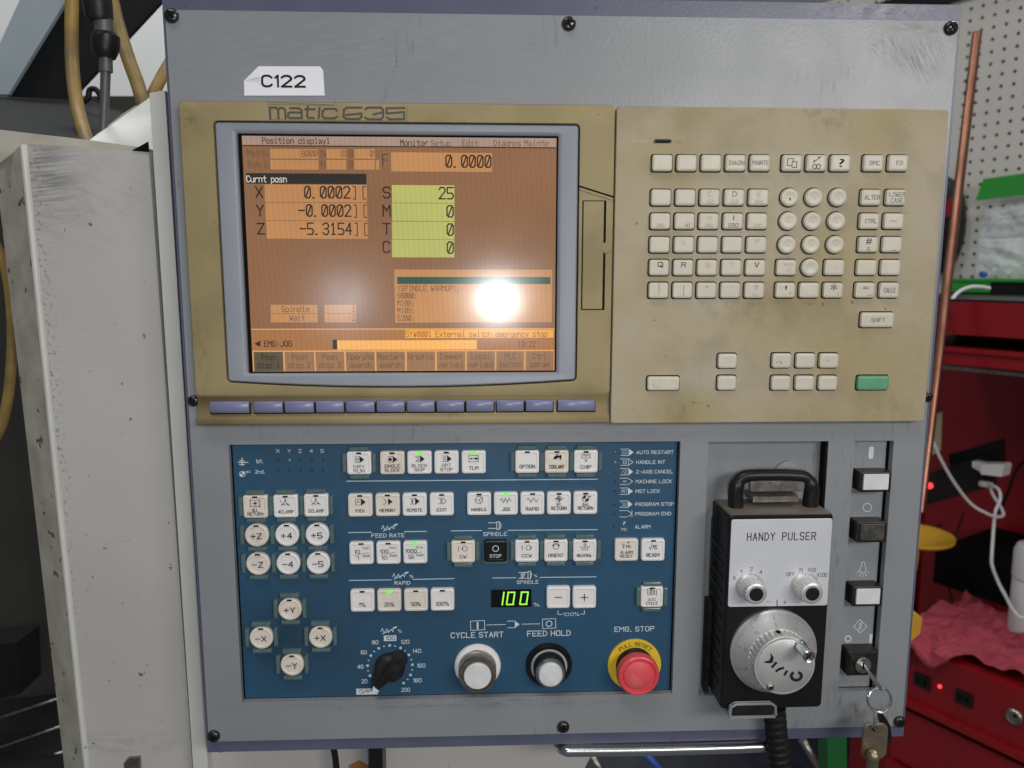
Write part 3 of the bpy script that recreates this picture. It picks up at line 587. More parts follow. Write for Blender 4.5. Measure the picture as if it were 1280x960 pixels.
add('badge_lettering', strokes([[bp(*p) for p in l] for l in LG], .00125, HB + .00012), pm('dark_grey_badge_print', (0.075, 0.072, 0.066), .5), disp, smooth=0)
add('badge_frame', strokes([[bp(178, 332), (bp(582, 350)), bp(590, 328)], [bp(178, 332), bp(184, 440), bp(1030, 448), bp(1032, 360)], [bp(178, 345), bp(582, 353)]], .0003, HB + .0001), pm('badge_edge_print', (0.16, 0.13, 0.08), .6), disp, smooth=0)
# card slot door and the slanted step above it
b = quad((727.5, 250.5), (758, 250.5), (755.5, 387.5), (726.7, 387.5), HB)
add('door_gap_shade', slab(b[0], b[1], b[2], b[3], .002, HB + .00015, .0004, .00003), GAP, disp)  # dark sheet that paints the shade in the gap around the door
add('card_slot_door', slab(b[0] - .0004, b[1], b[2] - .0022, b[3] - .0011, .002, HB + .0006, .0005, .0004), BEIGE, disp)
c = U(759, 310, HB); add('finger_notch', lathe(c.x - .0008, c.z, [(.0036, HB - .002), (.0036, HB + .0005), (.0028, HB + .0008)], 16), BEIGE, disp)
a0, a1 = U(725, 233, HB), U(766, 246, HB); a2, a3 = U(725, 236.2, HB), U(766, 249.2, HB)
add('step_groove_shade', strokes([[(a0.x, a0.z), (a1.x, a1.z)]], .0011, HB + .0001), GAP, disp, smooth=0)  # dark stroke on the flat housing, painting the shade of a groove
add('step_ridge', prism([a2 + Vector((0, 0, .0005)), a3 + Vector((0, 0, .0005)), a3 - Vector((0, 0, .0006)), a2 - Vector((0, 0, .0006))], (0, -.0007, 0)), BEIGE, disp, smooth=0)
# softkey channel
x0, x1 = DU[0] - DU[2] / 2, DU[0] + DU[2] / 2
pr = [(zb, HB), (zb - .0012, HB - .0032), (U(500, 518.5, HB - .003).z, HB - .0035), (U(500, 521.5, HB).z, HB - .0003), (U(500, 523, HB).z, HB), (zbot + .0006, HB), (zbot, HB - .0006), (zbot, 0), (zb, 0)]
V = [(x, -h_, z) for x in (x0, x1) for z, h_ in pr]; n = len(pr)
add('softkey_channel', (V, [tuple(range(n)), tuple(reversed(range(n, 2 * n)))] + [(i, i + n, (i + 1) % n + n, (i + 1) % n) for i in range(n)]), BEIGE, disp, smooth=20)
KX = [(262, 311), (317, 353), (356, 392), (395, 429.5), (433, 468), (471, 505.5), (509, 543), (546, 580), (583, 617), (621, 654.5), (657.5, 691), (697.5, 743.5)]
kz1 = U(500, 500.5, HB - .001).z; kz0 = U(500, 515.8, HB - .001).z
for a, b in KX:
    A, B = U(a, 508, HB - .001), U(b, 508, HB - .001); w = B.x - A.x; hh = kz1 - kz0; mx = (A.x + B.x) / 2; mz = (kz0 + kz1) / 2
    add('softkey_well', slab(mx, mz, w + .0016, hh + .0016, .002, HB - .0033, .0006, .0001), GAP, disp)
    rings = []
    for i in range(9):
        t = math.pi * (i / 8); zz = mz - math.cos(t) * hh / 2; rings.append((zz, HB - .0030 + .0026 * math.sin(t) ** .6))
    V = [(x, -h_, z) for x in (mx - w / 2, mx - w / 2 + .0004, mx + w / 2 - .0004, mx + w / 2) for z, h_ in [(zz, hv if abs(x - mx) < w / 2 - .0002 else hv - .0004) for zz, hv in rings]]
    F = [(k * 9 + i, k * 9 + i + 1, (k + 1) * 9 + i + 1, (k + 1) * 9 + i) for k in range(3) for i in range(8)] + [tuple(range(9))[::-1], tuple(range(27, 36))]
    add('softkey', (V, [f[::-1] for f in F]), SOFT, disp, smooth=50)

# ================================================================== keyboard unit
KU = quad((769.5, 133.5), (1189.5, 136.8), (1152.5, 527), (765, 529), HB)
kb = thing('keyboard_unit', 'beige keyboard unit of worn ivory keys and one green key, right of the screen', 'keyboard', (KU[0], 0, KU[1] - KU[3] / 2))
add('housing', slab(KU[0], KU[1], KU[2], KU[3], 0, HB, .002, .0006), BEIGE2, kb)
KT = HB + .0032
def kkey(px, py, w, h, legend=(), mat=KEYC, rnd=False):
    c = U(px, py, KT); k = (CAMD - KT) / FPX; w *= k; h *= k
    if rnd:
        add('key_well', lathe(c.x, c.z, [(w / 2 + .0007, HB - .002), (w / 2 + .0007, HB + .0002)], 28), GAP, kb)
        o = add('key', lathe(c.x, c.z, [(w / 2, HB - .001), (w / 2, KT - .0012), (w / 2 - .0003, KT - .0005), (w / 2 - .0010, KT - .0001), (w / 2 - .0020, KT), (w * .25, KT - .0003), (w * .06, KT - .0004)], 28), mat, kb)
    else:
        add('key_well', slab(c.x, c.z, w + .0014, h + .0014, HB - .002, HB + .0002, .0018, .00005), GAP, kb)
        o = add('key', loft([(rr(c.x, c.z, w, h, .0016), HB - .001), (rr(c.x, c.z, w, h, .0016), KT - .0014), (rr(c.x, c.z, w - .0005, h - .0005, .0015), KT - .0005), (rr(c.x, c.z, w - .0018, h - .0016, .0012), KT - .0001), (rr(c.x, c.z, w - .0032, h - .0030, .001), KT)]), mat, kb)
    for lg in legend:
        s, dx, dy, lw, lh, m = lg
        cx, cz = c.x + dx * k, c.z - dy * k
        if s == 'windows':
            g = ico([[(-1, -.5), (-1, .8), (.1, .8), (.1, .2)], [(-1, -.5), (-.1, -.5)], [(-.1, -.8), (-.1, .2), (.8, .2), (.8, -.8), (-.1, -.8)]], cx, cz, lh * k / 2, .0004, KT + .00015)
        elif s == 'hand':
            g = ico([[(-.6, .1), (.6, 1)], [(.6, 1), (.2, .95)], [(-.6, .1), (-.45, .5)], circ(.38, 10, cx=-.35, cz=-.6), circ(.38, 10, cx=.3, cz=-.6)], cx, cz, lh * k / 2, .0004, KT + .00015)
        elif s in ('|', '_', '='):
            ln = {'|': [[(0, -1), (0, 1)]], '_': [[(-1, 0), (1, 0)]], '=': [[(-1, .35), (1, .35)], [(-1, -.35), (1, -.35)]]}[s]
            g = ico(ln, cx, cz, lh * k / 2, .00035, KT + .00015, lw * k / 2)
        else: g = text(s, (cx, cz, lw * k, lh * k), KT + .00015)
        add('legend', g, m, o, smooth=0)
    return o
ROWY = (203.4, 246.6, 276.4, 305.8, 334.5, 363.0)
CX0 = ((828.4, 859, 889.5, 920, 950.7), (826.8, 857.4, 887.8, 918.4, 948.9), (825.9, 856.3, 886.6, 917, 947.3), (825, 855.5, 885.6, 916, 946.2), (824.3, 854.5, 884.4, 914.8, 944.8), (823.6, 853.7, 883.7, 913.5, 943.6))
LG0 = {(0, 3): [('DIAGN', 1, 0, 19, 5.5, FADED)], (0, 4): [('MAINTE', 0, 0, 20, 5.5, FADED)],
       (1, 2): [('C', 0, -4, 6, 6, PALEINK), ('G2', 0, 5, 8, 4.5, PALEINK)], (1, 3): [('D', 0, -4, 6, 6.5, FADED), ('G3', 0, 5, 9, 4.5, PALEINK)], (1, 4): [('E', 0, -4, 5, 6, PALEINK), ('G04', 0, 5, 10, 4, PALEINK)],
       (2, 0): [('G40', 0, 5, 9, 4.5, PALEINK)], (2, 1): [('41', 3, 5, 6, 5, FADED)], (2, 2): [('H', 0, -4, 5, 5, PALEINK), ('G80', 0, 5, 9, 4, PALEINK)], (2, 3): [('I', 0, -4, 1.2, 6.5, INK), ('G90', 0, 5, 13, 5.5, FADED)], (2, 4): [('G91', 0, 5, 10, 4.5, PALEINK)],
       (3, 1): [('L', 0, -3, 4, 6, PALEINK)], (3, 4): [('P', 0, -4, 5, 6, PALEINK)],
       (4, 0): [('Q', 1, -3.5, 7, 7.5, INK)], (4, 1): [('R', 0, -3.5, 6, 6.5, INK)], (4, 2): [('S', 0, -3.5, 6, 6.5, PALEINK)], (4, 3): [('T', 0, -3.5, 6, 6.5, PALEINK)], (4, 4): [('V', 1, -3.5, 6.5, 7, INK)],
       (5, 0): [('|', 0, -2, 1, 14, FADED)], (5, 1): [('|', 1, 0, 1, 14, FADED)], (5, 2): [('Y', 0, -4, 5, 4, FADED)], (5, 3): [('V', 0, -5, 4, 3, PALEINK)], (5, 4): [('7', 1, -3.5, 5, 5, FADED), ('n', 0, 6, 5, 2.5, FADED)]}
for r_ in range(6):
    for c_ in range(5): kkey(CX0[r_][c_], ROWY[r_], 24.6, 19.6, LG0.get((r_, c_), ()))
for px, lg in ((990.8, [('windows', 0, 0, 16, 13, INK)]), (1021, [('hand', 0, 0, 12, 14, INK)]), (1051.3, [('?', 1, 0, 7, 10, INK)]), (1092.4, [('GMC', 1, 0, 13, 5.5, FADED)]), (1123.5, [('F0', 1, 0, 8, 5.5, FADED)])): kkey(px, 203.6, 24.6, 19.6, lg)
for i, (xs, py) in enumerate((((987.8, 1018.3, 1048.5), 246.4), ((986.3, 1016.4, 1046.6), 276.1), ((984.7, 1014.8, 1045.1), 305.7))):
    for j, px in enumerate(xs):
        kkey(px, py, 22, 22, [(',', 0, 2.5, 1.8, 4, INK)] if (i, j) == (0, 0) else [('o', 0, 1, 3, 3, GHOST)], rnd=True)
kkey(983.6, 334.4, 24.6, 19.6, [('SP', 2, -3.5, 12, 3, REDINK), ('o', 3, 3, 6, 5, PALEINK)]); kkey(1013.5, 334.3, 22, 22, [], rnd=True); kkey(1043.8, 334.4, 24.6, 19.6, [('+', 0, 0, 4, 2, REDINK)])
kkey(982.4, 362.8, 24.6, 19.2, [("'", 0, -3, 2, 5, INK), (',', 6, 4, 1.5, 3, FADED)]); kkey(1012.2, 362.8, 24.6, 19.2); kkey(1042.1, 362.8, 24.6, 19.2, [('*', 0, -4, 8, 8.5, INK), ('\\', 6, 5, 2, 4, FADED)])
for px, py, lg in ((1089.4, 246.6, [('ALTER', 1, 0, 20, 6, FADED)]), (1120.5, 246.6, [('LOWER\nCASE', 1, 0, 20, 13, FADED)]), (1087.7, 276.3, [('CTRL', 1, 0, 15.5, 5.5, FADED)]), (1118, 276.3, [('~', -1, 0, 9, 3, PALEINK)]),
                   (1086, 305.6, [('#', 0, -4, 7, 8, INK), ('5', 0, 6, 3.5, 5.5, FADED)]), (1116, 305.6, [('_', 2, 7, 6, 1, FADED)]), (1084, 334.4, []), (1114, 334.4, []), (1082, 362.8, [('=', 0, -3, 7, 6, INK), ('_', 6, 6, 5, 1, FADED)]), (1112.4, 362.8, [('CALLE', 0, 0, 15, 6, FADED)])): kkey(px, py, 24.6, 19.4, lg)
kkey(1097.6, 400, 42.5, 19.2, [('SHIFT', 0, 0, 18, 5.5, FADED)])
for px, py in ((910, 451.5), (909.2, 479)): kkey(px, py, 24, 18.6)
for px in (977.8, 1007.6, 1037): kkey(px, 451, 24.2, 18.8, [('1 %', -4, 2, 8, 3.5, FADED)] if px < 980 else ([('-', -2, 0, 3, .7, FADED)] if px > 1030 else []))
for px in (976.6, 1006.4, 1035.6): kkey(px, 479, 24, 18.8)
kkey(829.8, 479.6, 41, 18, [('i , .', -10, 2, 7, 7, FADED)]); kkey(1092.5, 479, 41, 18.6, mat=GREENKEY)
b = box_px(817.5, 174, 839.5, 179, HB); add('led_slot', slab(b[0], b[1], b[2], b[3], .004, HB + .0005, .0012, .0003), BLACK, kb)
add('led_slot_recess', rect(b[0], b[1] - .0002, b[2] * .8, b[3] * .4, HB + .0006), GAP, kb, smooth=0)
add('lettering', text('READY', box_px(790, 174, 811, 178, HB), HB + .0001), pm('worn_white_print', (.55, .50, .38), .6), kb, smooth=0); add('lettering', text('HD', box_px(843.5, 175.5, 852, 179.5, HB), HB + .0001), FADED, kb, smooth=0)

# ================================================================== blue operation panel
HO = -.0045
op = thing('operation_panel', 'recessed blue membrane panel of white square and round machine buttons below the screen', 'button panel', (OPQ[0], .0045, OPQ[1] - OPQ[3] / 2))
add('membrane', slab(OPQ[0], OPQ[1], OPQ[2] - .0022, OPQ[3] - .0008, HO - .003, HO, .0005, .0001), BLUE, op)
add('edge_gap', slab(OPQ[0], OPQ[1], OPQ[2] + .002, OPQ[3] + .002, HO - .005, HO - .0012, .0005, .0001), GAP, op)
OT = HO + .0034
def otext(s, x0, y0, x1, y1, m=WINK, par=op, h=HO + .0001): add('lettering', text(s, box_px(x0, y0, x1, y1, h), h), m, par, smooth=0)
def oline(pts, wd=.0006, m=LINK, name='printed_line', h=HO + .0001):
    add(name, strokes([[(U(x, y, h).x, U(x, y, h).z) for x, y in l] for l in pts], wd, h), m, op, smooth=0)
ARW = lambda x, z, s: [(x, z + s), (x + s * 1.3, z), (x, z - s)]
ICON = {
 'dry': ([[(-.9, .6), (.1, .6)], [(-.9, -.6), (.1, -.6)], [(-.8, .2), (-.1, .2)], [(-.8, -.05), (-.1, -.05)], [(-.8, -.3), (-.1, -.3)]], [ARW(.15, 0, .75)]),
 'single': ([[(-.9, .6), (.1, .6)], [(-.9, -.6), (.1, -.6)]], [ARW(.15, 0, .75), [(-.75, -.3), (-.1, -.3), (-.1, .3), (-.75, .3)]]),
 'skip': ([[(-.8, .6), (.1, .6)], [(-.8, -.6), (.1, -.6)], [(-.7, .3), (-.2, .3), (-.2, -.3), (-.7, -.3)]], [ARW(.15, 0, .75)]),
 'stop': ([[(-.8, .6), (.1, .6)], [(-.8, -.6), (.1, -.6)], circ(.3, 8, cx=-.4)], [ARW(.15, 0, .75)]),
 'tlm': ([[(-1, -.7), (-1, .7), (1, .7), (1, -.7), (-1, -.7)], [(-.4, 0), (.3, 0)]], [[(-.85, 0), (-.4, .25), (-.4, -.25)], [(.2, -.2), (.85, -.2), (.85, .2), (.2, .2)]]),
 'cool': ([[(-.3, .8), (.5, .8)]], [[(-.5, .15), (1, .15), (1, .55), (-.3, .55)], [(-.75, -.2), (-.5, .35), (-.15, .3), (-.4, -.3)], [(-.0, .5), (.2, .5), (.2, .85), (0, .85)], [(.6, -.3), (.95, -.3), (.95, .7), (.6, .7)], [(-.3, -.25), (.2, .0), (.2, .25), (-.3, .15)]]),
 'chip': ([[(-.9, .9), (-.9, 0), (.9, 0), (.9, .9), (-.9, .9)], [(-.6, .5), (-.3, .7), (-.1, .3), (.2, .7), (.6, .4)], [(0, -.3), (.2, -.6), (0, -.8), (-.2, -.6), (0, -.3)]], []),
 'mdi': ([[(-.9, .65), (.1, .65)], [(-.9, -.65), (.1, -.65)], [(-.9, .65), (-.9, -.65)], [(-.6, .2), (-.2, -.1)], [(-.6, -.1), (-.2, .2)]], [ARW(.2, 0, .8)]),
 'mem': ([[(-.9, .6), (-.6, .6), (-.3, 0), (-.6, -.6), (-.9, -.6)]], [ARW(.15, 0, .75)]),
 'rem': ([[(-.9, .6), (.1, .6)], [(-.9, -.6), (.1, -.6)]], [ARW(.15, 0, .75), [(-.6, -.4), (-.35, -.4), (-.35, .4), (-.6, .4)]]),
 'edit': ([[(-.8, .6), (.4, .6), (.95, 0), (.4, -.6), (-.8, -.6)], [(-.15, -.4), (-.15, .4), (.05, .4), (.05, -.4), (-.15, -.4)]], []),
 'handle': ([circ(.8, 16), [(0, 0), (.8, .5)], [(0, 0), (-.9, 0)], [(0, 0), (.4, -.75)]], []),
 'jog': ([[(-1.2, 0), (-.9, .5), (-.5, -.5), (-.1, .5), (.3, -.5), (.7, .5), (1.1, -.2)]], []),
 'rapid': ([[(-1.2, .1), (-.9, .45), (-.6, .1), (-.3, -.45), (0, .1), (.3, .5), (.6, -.1), (.85, -.4), (1.2, .2)]], []),
 'ref': ([circ(.55, 12), [(-1, 0), (1, 0)], [(0, -.9), (0, 1)]], [[(-.5, 0), (0, 0), (0, .5)], [(0, 0), (.5, 0), (0, -.5)]]),
 'ref2': ([circ(.7, 12)], [[(0, 0), (-.68, 0), (-.48, .48), (0, .68)], [(0, 0), (.68, 0), (.48, -.48), (0, -.68)], [(.8, .3), (1.1, .3), (1.1, .6), (.8, .6)]]),
 'allret': ([[(-1, .7), (-1, -.7), (1, -.7), (1, .7), (-1, .7)], [(-.5, 0), (.5, 0)], [(0, .45), (0, -.45)]], [[(-.3, 0), (0, .3), (.3, 0), (0, -.3)], [(-1.1, .45), (-.75, .8), (-1.1, .8)], [(1.1, -.45), (.75, -.8), (1.1, -.8)]]),
 'clamp': ([[(-.35, -.2), (0, .45), (.35, -.2)], [(0, 1), (0, .45)], [(-.95, -.6), (-.35, -.2)], [(.95, -.6), (.35, -.2)], [(-.25, -.45), (.25, -.45)], [(-1.1, .5), (-.8, .2)]], [[(-.15, .4), (.15, .4), (0, .85)], [(-.9, -.6), (-.3, -.35), (-.55, -.1)], [(.9, -.6), (.3, -.35), (.55, -.1)]]),
 'cw': ([[(-1, -.5), (-1, .5)], circ(.55, 12, -130, 170, .35)], [[(-.42, -.05), (.0, -.25), (-.05, .25)]]),
 'ccw': ([[(-1, -.5), (-1, .5)], circ(.55, 12, 20, 330, .35)], [[(1.12, -.05), (.72, -.25), (.8, .25)]]),
 'orient': ([circ(.6, 12, 150, 390)], [[(-.85, .1), (-.6, .65), (-.3, .3)], [(.85, .1), (.6, .65), (.3, .3)], [(-.5, .6), (0, .75), (.5, .6), (0, .45)]]),
 'neutral': ([[(-1.1, .1), (-.6, .1), (-.6, -.6), (.6, -.6), (.6, .1), (1.1, .1)], circ(.22, 8, cx=0, cz=.6), [(-.2, .3), (-.2, -.2), (.2, -.2), (.2, .3)]], []),
 'areset': ([[(-.9, .5), (-.7, -.5), (-.5, .4)], circ(.2, 8, 200, -80, .35, .7), [(-.05, -.5), (-.05, .1), (.15, -.1), (.35, .1), (.35, -.5)], [(.9, 0), (.6, .05), (.6, -.45), (.9, -.45)]], []),
 'ready': ([[(-.9, -.1), (-.65, -.6), (-.25, .7)], [(.0, -.5), (.0, .4), (.2, 0), (.4, .4), (.4, -.5)], [(.95, .3), (.65, .35), (.65, -.5), (.95, -.45)]], []),
 'atc': ([[(-1, -.6), (-1, .9), (.8, .9)], [(-1, -.6), (-.7, -.6)], [(-.5, -.6), (-.5, .5), (-.1, .5), (-.1, -.6), (-.5, -.6)], [(-.5, 0), (-.1, 0)], [(.2, .5), (.6, -.5)], [(.6, .5), (.2, -.5)], [(.95, .5), (.95, -.7)], circ(.15, 6, cx=-.3, cz=.7)], []),
}
ICW = .00032
def okey(px, py, w=31, h=30, rnd=False, icon=None, iy=-4, lines=(), led='off', mat=WKEY, guard='', ink=INK, name='key'):
    c = U(px, py, OT); k = (CAMD - OT) / FPX; w *= k; h *= k
    if rnd:
        r = w / 2
        o = add(name, lathe(c.x, c.z, [(r, HO), (r, OT - .0010), (r - .0003, OT - .0003), (r - .0008, OT), (r - .0018, OT), (r - .0023, OT - .0004), (r * .3, OT - .0005)], 36), mat, op)
        add('legend', text(lines[0], (c.x - .0002, c.z - .0005, 14.6 * k, 8.0 * k), OT + .0001, .14), ink, o, smooth=0)
    else:
        o = add(name, loft([(rr(c.x, c.z, w, h, .0018), HO), (rr(c.x, c.z, w, h, .0018), OT - .0010), (rr(c.x, c.z, w - .0005, h - .0005, .0017), OT - .0003), (rr(c.x, c.z, w - .0016, h - .0016, .0014), OT), (rr(c.x, c.z, w - .0034, h - .0034, .0010), OT), (rr(c.x, c.z, w - .0042, h - .0042, .0008), OT - .0004)]), mat, op)
        for s, dy, lw, lh in lines: add('legend', text(s, (c.x, c.z - dy * k, lw * k, lh * k), OT + .0001), ink, o, smooth=0)
    if icon:
        iy -= .8; ln, fl = ICON[icon]; s = 6.0 * k; g = ico(ln, c.x, c.z - iy * k, s, ICW, OT + .0001)
        for f_ in fl: g = join(g, poly([(c.x + x * s, c.z - iy * k + z * s) for x, z in f_], OT + .00012))
        add('icon', g, ink, o, smooth=0)
    if led:
        on = led == 'on'
        add('indicator', slab(c.x, c.z + h / 2 - .0012, (7.2 if on else 6.6) * k, (3.4 if on else 2.2) * k, OT - .0012, OT + (.00035 if on else .0002), .0003, .0001), LEDON if on else GAP, o)
    if guard:
        g = []; t = .0028; gap = .0018; L = 24.5 * k; hg = HO + .0034
        if 'T' in guard: g.append(slab(c.x, c.z + h / 2 + gap, L, t, HO, hg, .0005, .0006))
        if 'B' in guard: g.append(slab(c.x, c.z - h / 2 - gap, L, t, HO, hg, .0005, .0006))
        if 'L' in guard: g.append(slab(c.x - w / 2 - gap, c.z, t, L, HO, hg, .0005, .0006))
        if 'R' in guard: g.append(slab(c.x + w / 2 + gap, c.z, t, L, HO, hg, .0005, .0006))
        add('key_guard', join(*g), GUARD, op)
    return o
okey(319, 633.6, icon='allret', mat=YKEY, guard='LTB', lines=[('ALL', 4.5, 8, 4.5), ('RETURN', 9.5, 20, 4.5)])
okey(356.9, 633, icon='clamp', guard='LTB', lines=[('4CLAMP', 7, 20, 4.5)]); okey(395.1, 632, icon='clamp', guard='LTBR', lines=[('5CLAMP', 7, 20, 4.5)])
for px, py, s, m, g in ((320.6, 669.5, '+Z', YKEY, 'LB'), (358.5, 669, '+4', WKEY, 'LB'), (396.4, 668.6, '+5', WKEY, 'LBR'), (322.2, 705.2, '–Z', YKEY, 'LB'), (360, 704.6, '–4', WKEY, 'LB'), (397.7, 704.2, '–5', WKEY, 'LBR'),
                        (362.1, 762, '+Y', YKEY, 'LTBR'), (326.4, 797.8, '–X', YKEY, 'LTBR'), (400.5, 796.8, '+X', YKEY, 'LTBR'), (365, 831.6, '–Y', YKEY, 'LTBR')):
    okey(px, py, 30.6, 30, True, lines=[s], mat=m, guard=g)
okey(448.7, 579, icon='dry', guard='LTRB', lines=[('DRY\nRUN', 7.3, 14, 10)]); okey(490.2, 578.8, icon='single', mat=YKEY, lines=[('SINGLE\nBLOCK', 6.6, 20, 10)]); okey(524.3, 578.3, icon='skip', led='on', lines=[('BLOCK\nSKIP', 6.6, 20, 10)])
okey(558.1, 578, icon='stop', lines=[('OPT\nSTOP', 6.6, 16, 10)]); okey(592.1, 577.8, icon='tlm', led='on', lines=[('TLM', 7.5, 12, 5)])
okey(659.1, 577.4, guard='LTB', lines=[('OPTION', 6, 20, 5)]); okey(696, 577.2, icon='cool', guard='LTB', mat=YKEY, lines=[('COOLANT', 6.5, 20, 5)]); okey(732.5, 577, icon='chip', guard='LTBR', lines=[('CHIP', 7, 14.5, 5)])
okey(450.1, 632, icon='mdi', mat=YKEY, lines=[('MDI', 7, 11, 4.5)]); okey(484.4, 631.5, icon='mem', mat=YKEY, lines=[('MEMORY', 7, 20.5, 4.5)]); okey(518.2, 631.1, icon='rem', lines=[('REMOTE', 7, 20, 4.5)]); okey(552.2, 630.7, icon='edit', lines=[('EDIT', 7, 13, 4.5)])
okey(598.9, 630.2, icon='handle', iy=-5, lines=[('HANDLE', 7, 20, 4.5)]); okey(632.4, 629.9, icon='jog', led='on', lines=[('JOG', 7, 11, 5)]); okey(665.6, 629.6, icon='rapid', lines=[('RAPID', 7, 17, 4.8)])
okey(698.8, 629.3, icon='ref', iy=-5.5, lines=[('1st.', 1, 7, 4), ('RETURN', 6.5, 20, 4.8)]); okey(732, 629, icon='ref2', iy=-5.5, lines=[('2nd.', 1.5, 9, 4), ('RETURN', 6.5, 20, 4.8)])
def frac(px, py, a, b_, led='off'):
    o = okey(px, py, led=led); k = (CAMD - OT) / FPX; c = WL[o]
    for s, dx, dy, w, h_ in ((a, -5, -2.5, len(a) * 3.5, 5), (b_, -5, 6, len(b_) * 3.5, 4.8), ('mm', 6, -7, 8.5, 2.8), ('inch', 6.5, 3, 9.5, 3.6)): add('legend', text(s, (c.x + dx * k, c.z - dy * k, w * k, h_ * k), OT + .0001), INK, o, smooth=0)
    add('legend', strokes([[(c.x - 9 * k, c.z - 2.5 * k), (c.x + 9 * k, c.z + 1.2 * k)]], .00028, OT + .0001), INK, o, smooth=0)
frac(451.6, 691.9, '10', '1'); frac(485.4, 691.5, '100', '10'); frac(519, 690.9, '1000', '50', 'on')
for px, py, s, m, ld in ((452.8, 751.4, '1%', WKEY, 'off'), (486.4, 751, '25%', YKEY, 'on'), (519.9, 750.6, '50%', YKEY, 'off'), (553.1, 750.1, '100%', WKEY, 'off')): okey(px, py, lines=[(s, 5, len(s) * 4.2, 5.4)], mat=m, led=ld)
okey(579, 689.8, icon='cw', guard='LTBR', mat=YKEY, lines=[('CW', 6.5, 8.5, 4.5)], iy=-3.5); 
bs = U(619.4, 689.4, HO); k = (CAMD - HO) / FPX
add('key_surround', slab(bs.x, bs.z, 33 * k, 32 * k, HO, HO + .0014, .0022, .0004), GUARD, op)
so = okey(619.5, 689.4, 30.5, 29.5, lines=[('STOP', 6, 15.5, 4.8)], led='', mat=BLACK, ink=WINK)
cs = WL[so]; add('icon', ico([circ(1, 16)], cs.x, cs.z + 4 * k, 3.8 * k, .0005, OT + .0001), WINK, so, smooth=0)
okey(658.7, 689, icon='ccw', guard='LTB', lines=[('CCW', 6, 13, 4.5)], iy=-4); okey(695, 688.6, icon='orient', guard='LTB', lines=[('ORIENT', 6, 20, 4.6)], iy=-5); okey(731.1, 688.4, icon='neutral', guard='LTBR', lines=[('NEUTRAL', 6.5, 20.5, 4.4)], iy=-4)
okey(783.4, 687.8, icon='areset', mat=YKEY, led='', lines=[('ALARM\nRESET', 5.5, 17, 9.5)], iy=-5.5); okey(816.6, 687.8, icon='ready', lines=[('READY', 6.5, 18, 5)], iy=-4)
for px, s in ((698, '-'), (730.7, '+')):
    o = okey(px, 747.2, led=''); c = WL[o]; add('legend', ico([[(-1, 0), (1, 0)]] + ([[(0, -1), (0, 1)]] if s == '+' else []), c.x - .0001, c.z + .0003, .0024, .0006, OT + .0001), INK, o, smooth=0)
okey(815.2, 746.4, 30, 29, icon='atc', guard='LTBR', lines=[('ATC', 3.5, 10, 3.8), ('CYCLE', 8.5, 16, 4.2)], iy=-6)
# seven segment display
b = box_px(613.8, 736.6, 664.4, 758.7, HO); seg = add('speed_readout', slab(b[0], b[1], b[2], b[3], HO - .001, HO + .0004, .0003, .0001), pm('black_glass', (0.004, 0.006, 0.005), 0.12), op)
def seg7(cx, d):
    S = {'1': [[(.12, -.95), (.42, .95)]], '0': [[(-.55, .95), (.6, .95)], [(-.65, .1), (-.52, .85)], [(-.82, -.85), (-.68, -.1)], [(-.75, -.95), (.4, -.95)], [(.52, .1), (.64, .85)], [(.36, -.85), (.48, -.1)]]}[d]
    return ico(S, cx, b[1], b[3] * .36, .0010, HO + .0005, b[3] * .30)
for cx, d in ((b[0] - b[2] * .24, '1'), (b[0] - b[2] * .005, '0'), (b[0] + b[2] * .325, '0')): add('digit', seg7(cx, d), SEG, seg, smooth=0)
# printed legends
for s, x in (('X', 347.2), ('Y', 361.4), ('Z', 375), ('4', 389), ('5', 402.8)): otext(s, x - 2.2, 561.5, x + 2.2, 566)
for r_, y in ((0, 575), (1, 588)):
    for i, x in enumerate((348, 362, 376, 390.2, 404)):
        c = U(x, y, HO); add('indicator_led', lathe(c.x, c.z, [(.0008, HO), (.0007, HO + .0003), (.0003, HO + .0004)], 10), LEDDIM if (r_, i) == (0, 1) else LEDOFF, op)
otext('1st.', 320, 574, 329, 579); otext('2nd.', 318.8, 587.3, 331, 592)
oline([[(298, 578), (310, 578)], [(302.5, 572.5), (302.5, 582)], [(299.5, 580.5), (305.5, 580.5)], [(299.8, 576), (305.2, 576)]], .0006, WINK, 'icon')
c = U(303, 592.5, HO); add('icon', join(disc(c.x - .0009, c.z - .0009, .0011, HO + .0001), disc(c.x + .0008, c.z + .0008, .0011, HO + .0001), strokes([circ(.0019, 12, cx=c.x, cz=c.z)], .0004, HO + .0001)), WINK, op, smooth=0); otext('#2', 307, 588, 313, 591.5)
oline([[(433.5, 601.5), (746.5, 599)]]); oline([[(436, 665.8), (464, 665.3)], [(505.5, 664.6), (533, 664.2)]]); oline([[(436.5, 725.6), (489, 724.8)], [(516.5, 724.3), (567.5, 723.2)]])
oline([[(564, 663.6), (602, 663.2)], [(635, 662.9), (746.5, 662)]]); oline([[(616, 722.5), (644.5, 722.2)], [(675, 721.8), (745, 721)]])
otext('FEED RATE', 464.3, 666.8, 505.7, 671.8); otext('RAPID', 493, 726.3, 513, 731); otext('SPINDLE', 604, 665, 634, 670); otext('SPINDLE', 646, 725.2, 673.3, 729.8); otext('%', 667.5, 753.5, 674, 758)
def wave(x, y, pct=False):
    oline([[(x, y + 1), (x + 2, y - 3), (x + 4, y + 3), (x + 7.5, y - 2.5), (x + 9.5, y + 2.5), (x + 13, y - 2), (x + 15, y + 1), (x + 16, y - 1)], [(x + 2, y + 4), (x + 19, y - 4)]], .0005, LINK, 'icon')
    oline([[(x + 16, y - 3.5), (x + 19, y - 4.6)]], .0011, WINK, 'icon')
    if pct: otext('%', x + 21.5, y - 1.5, x + 26, y + 2.5)
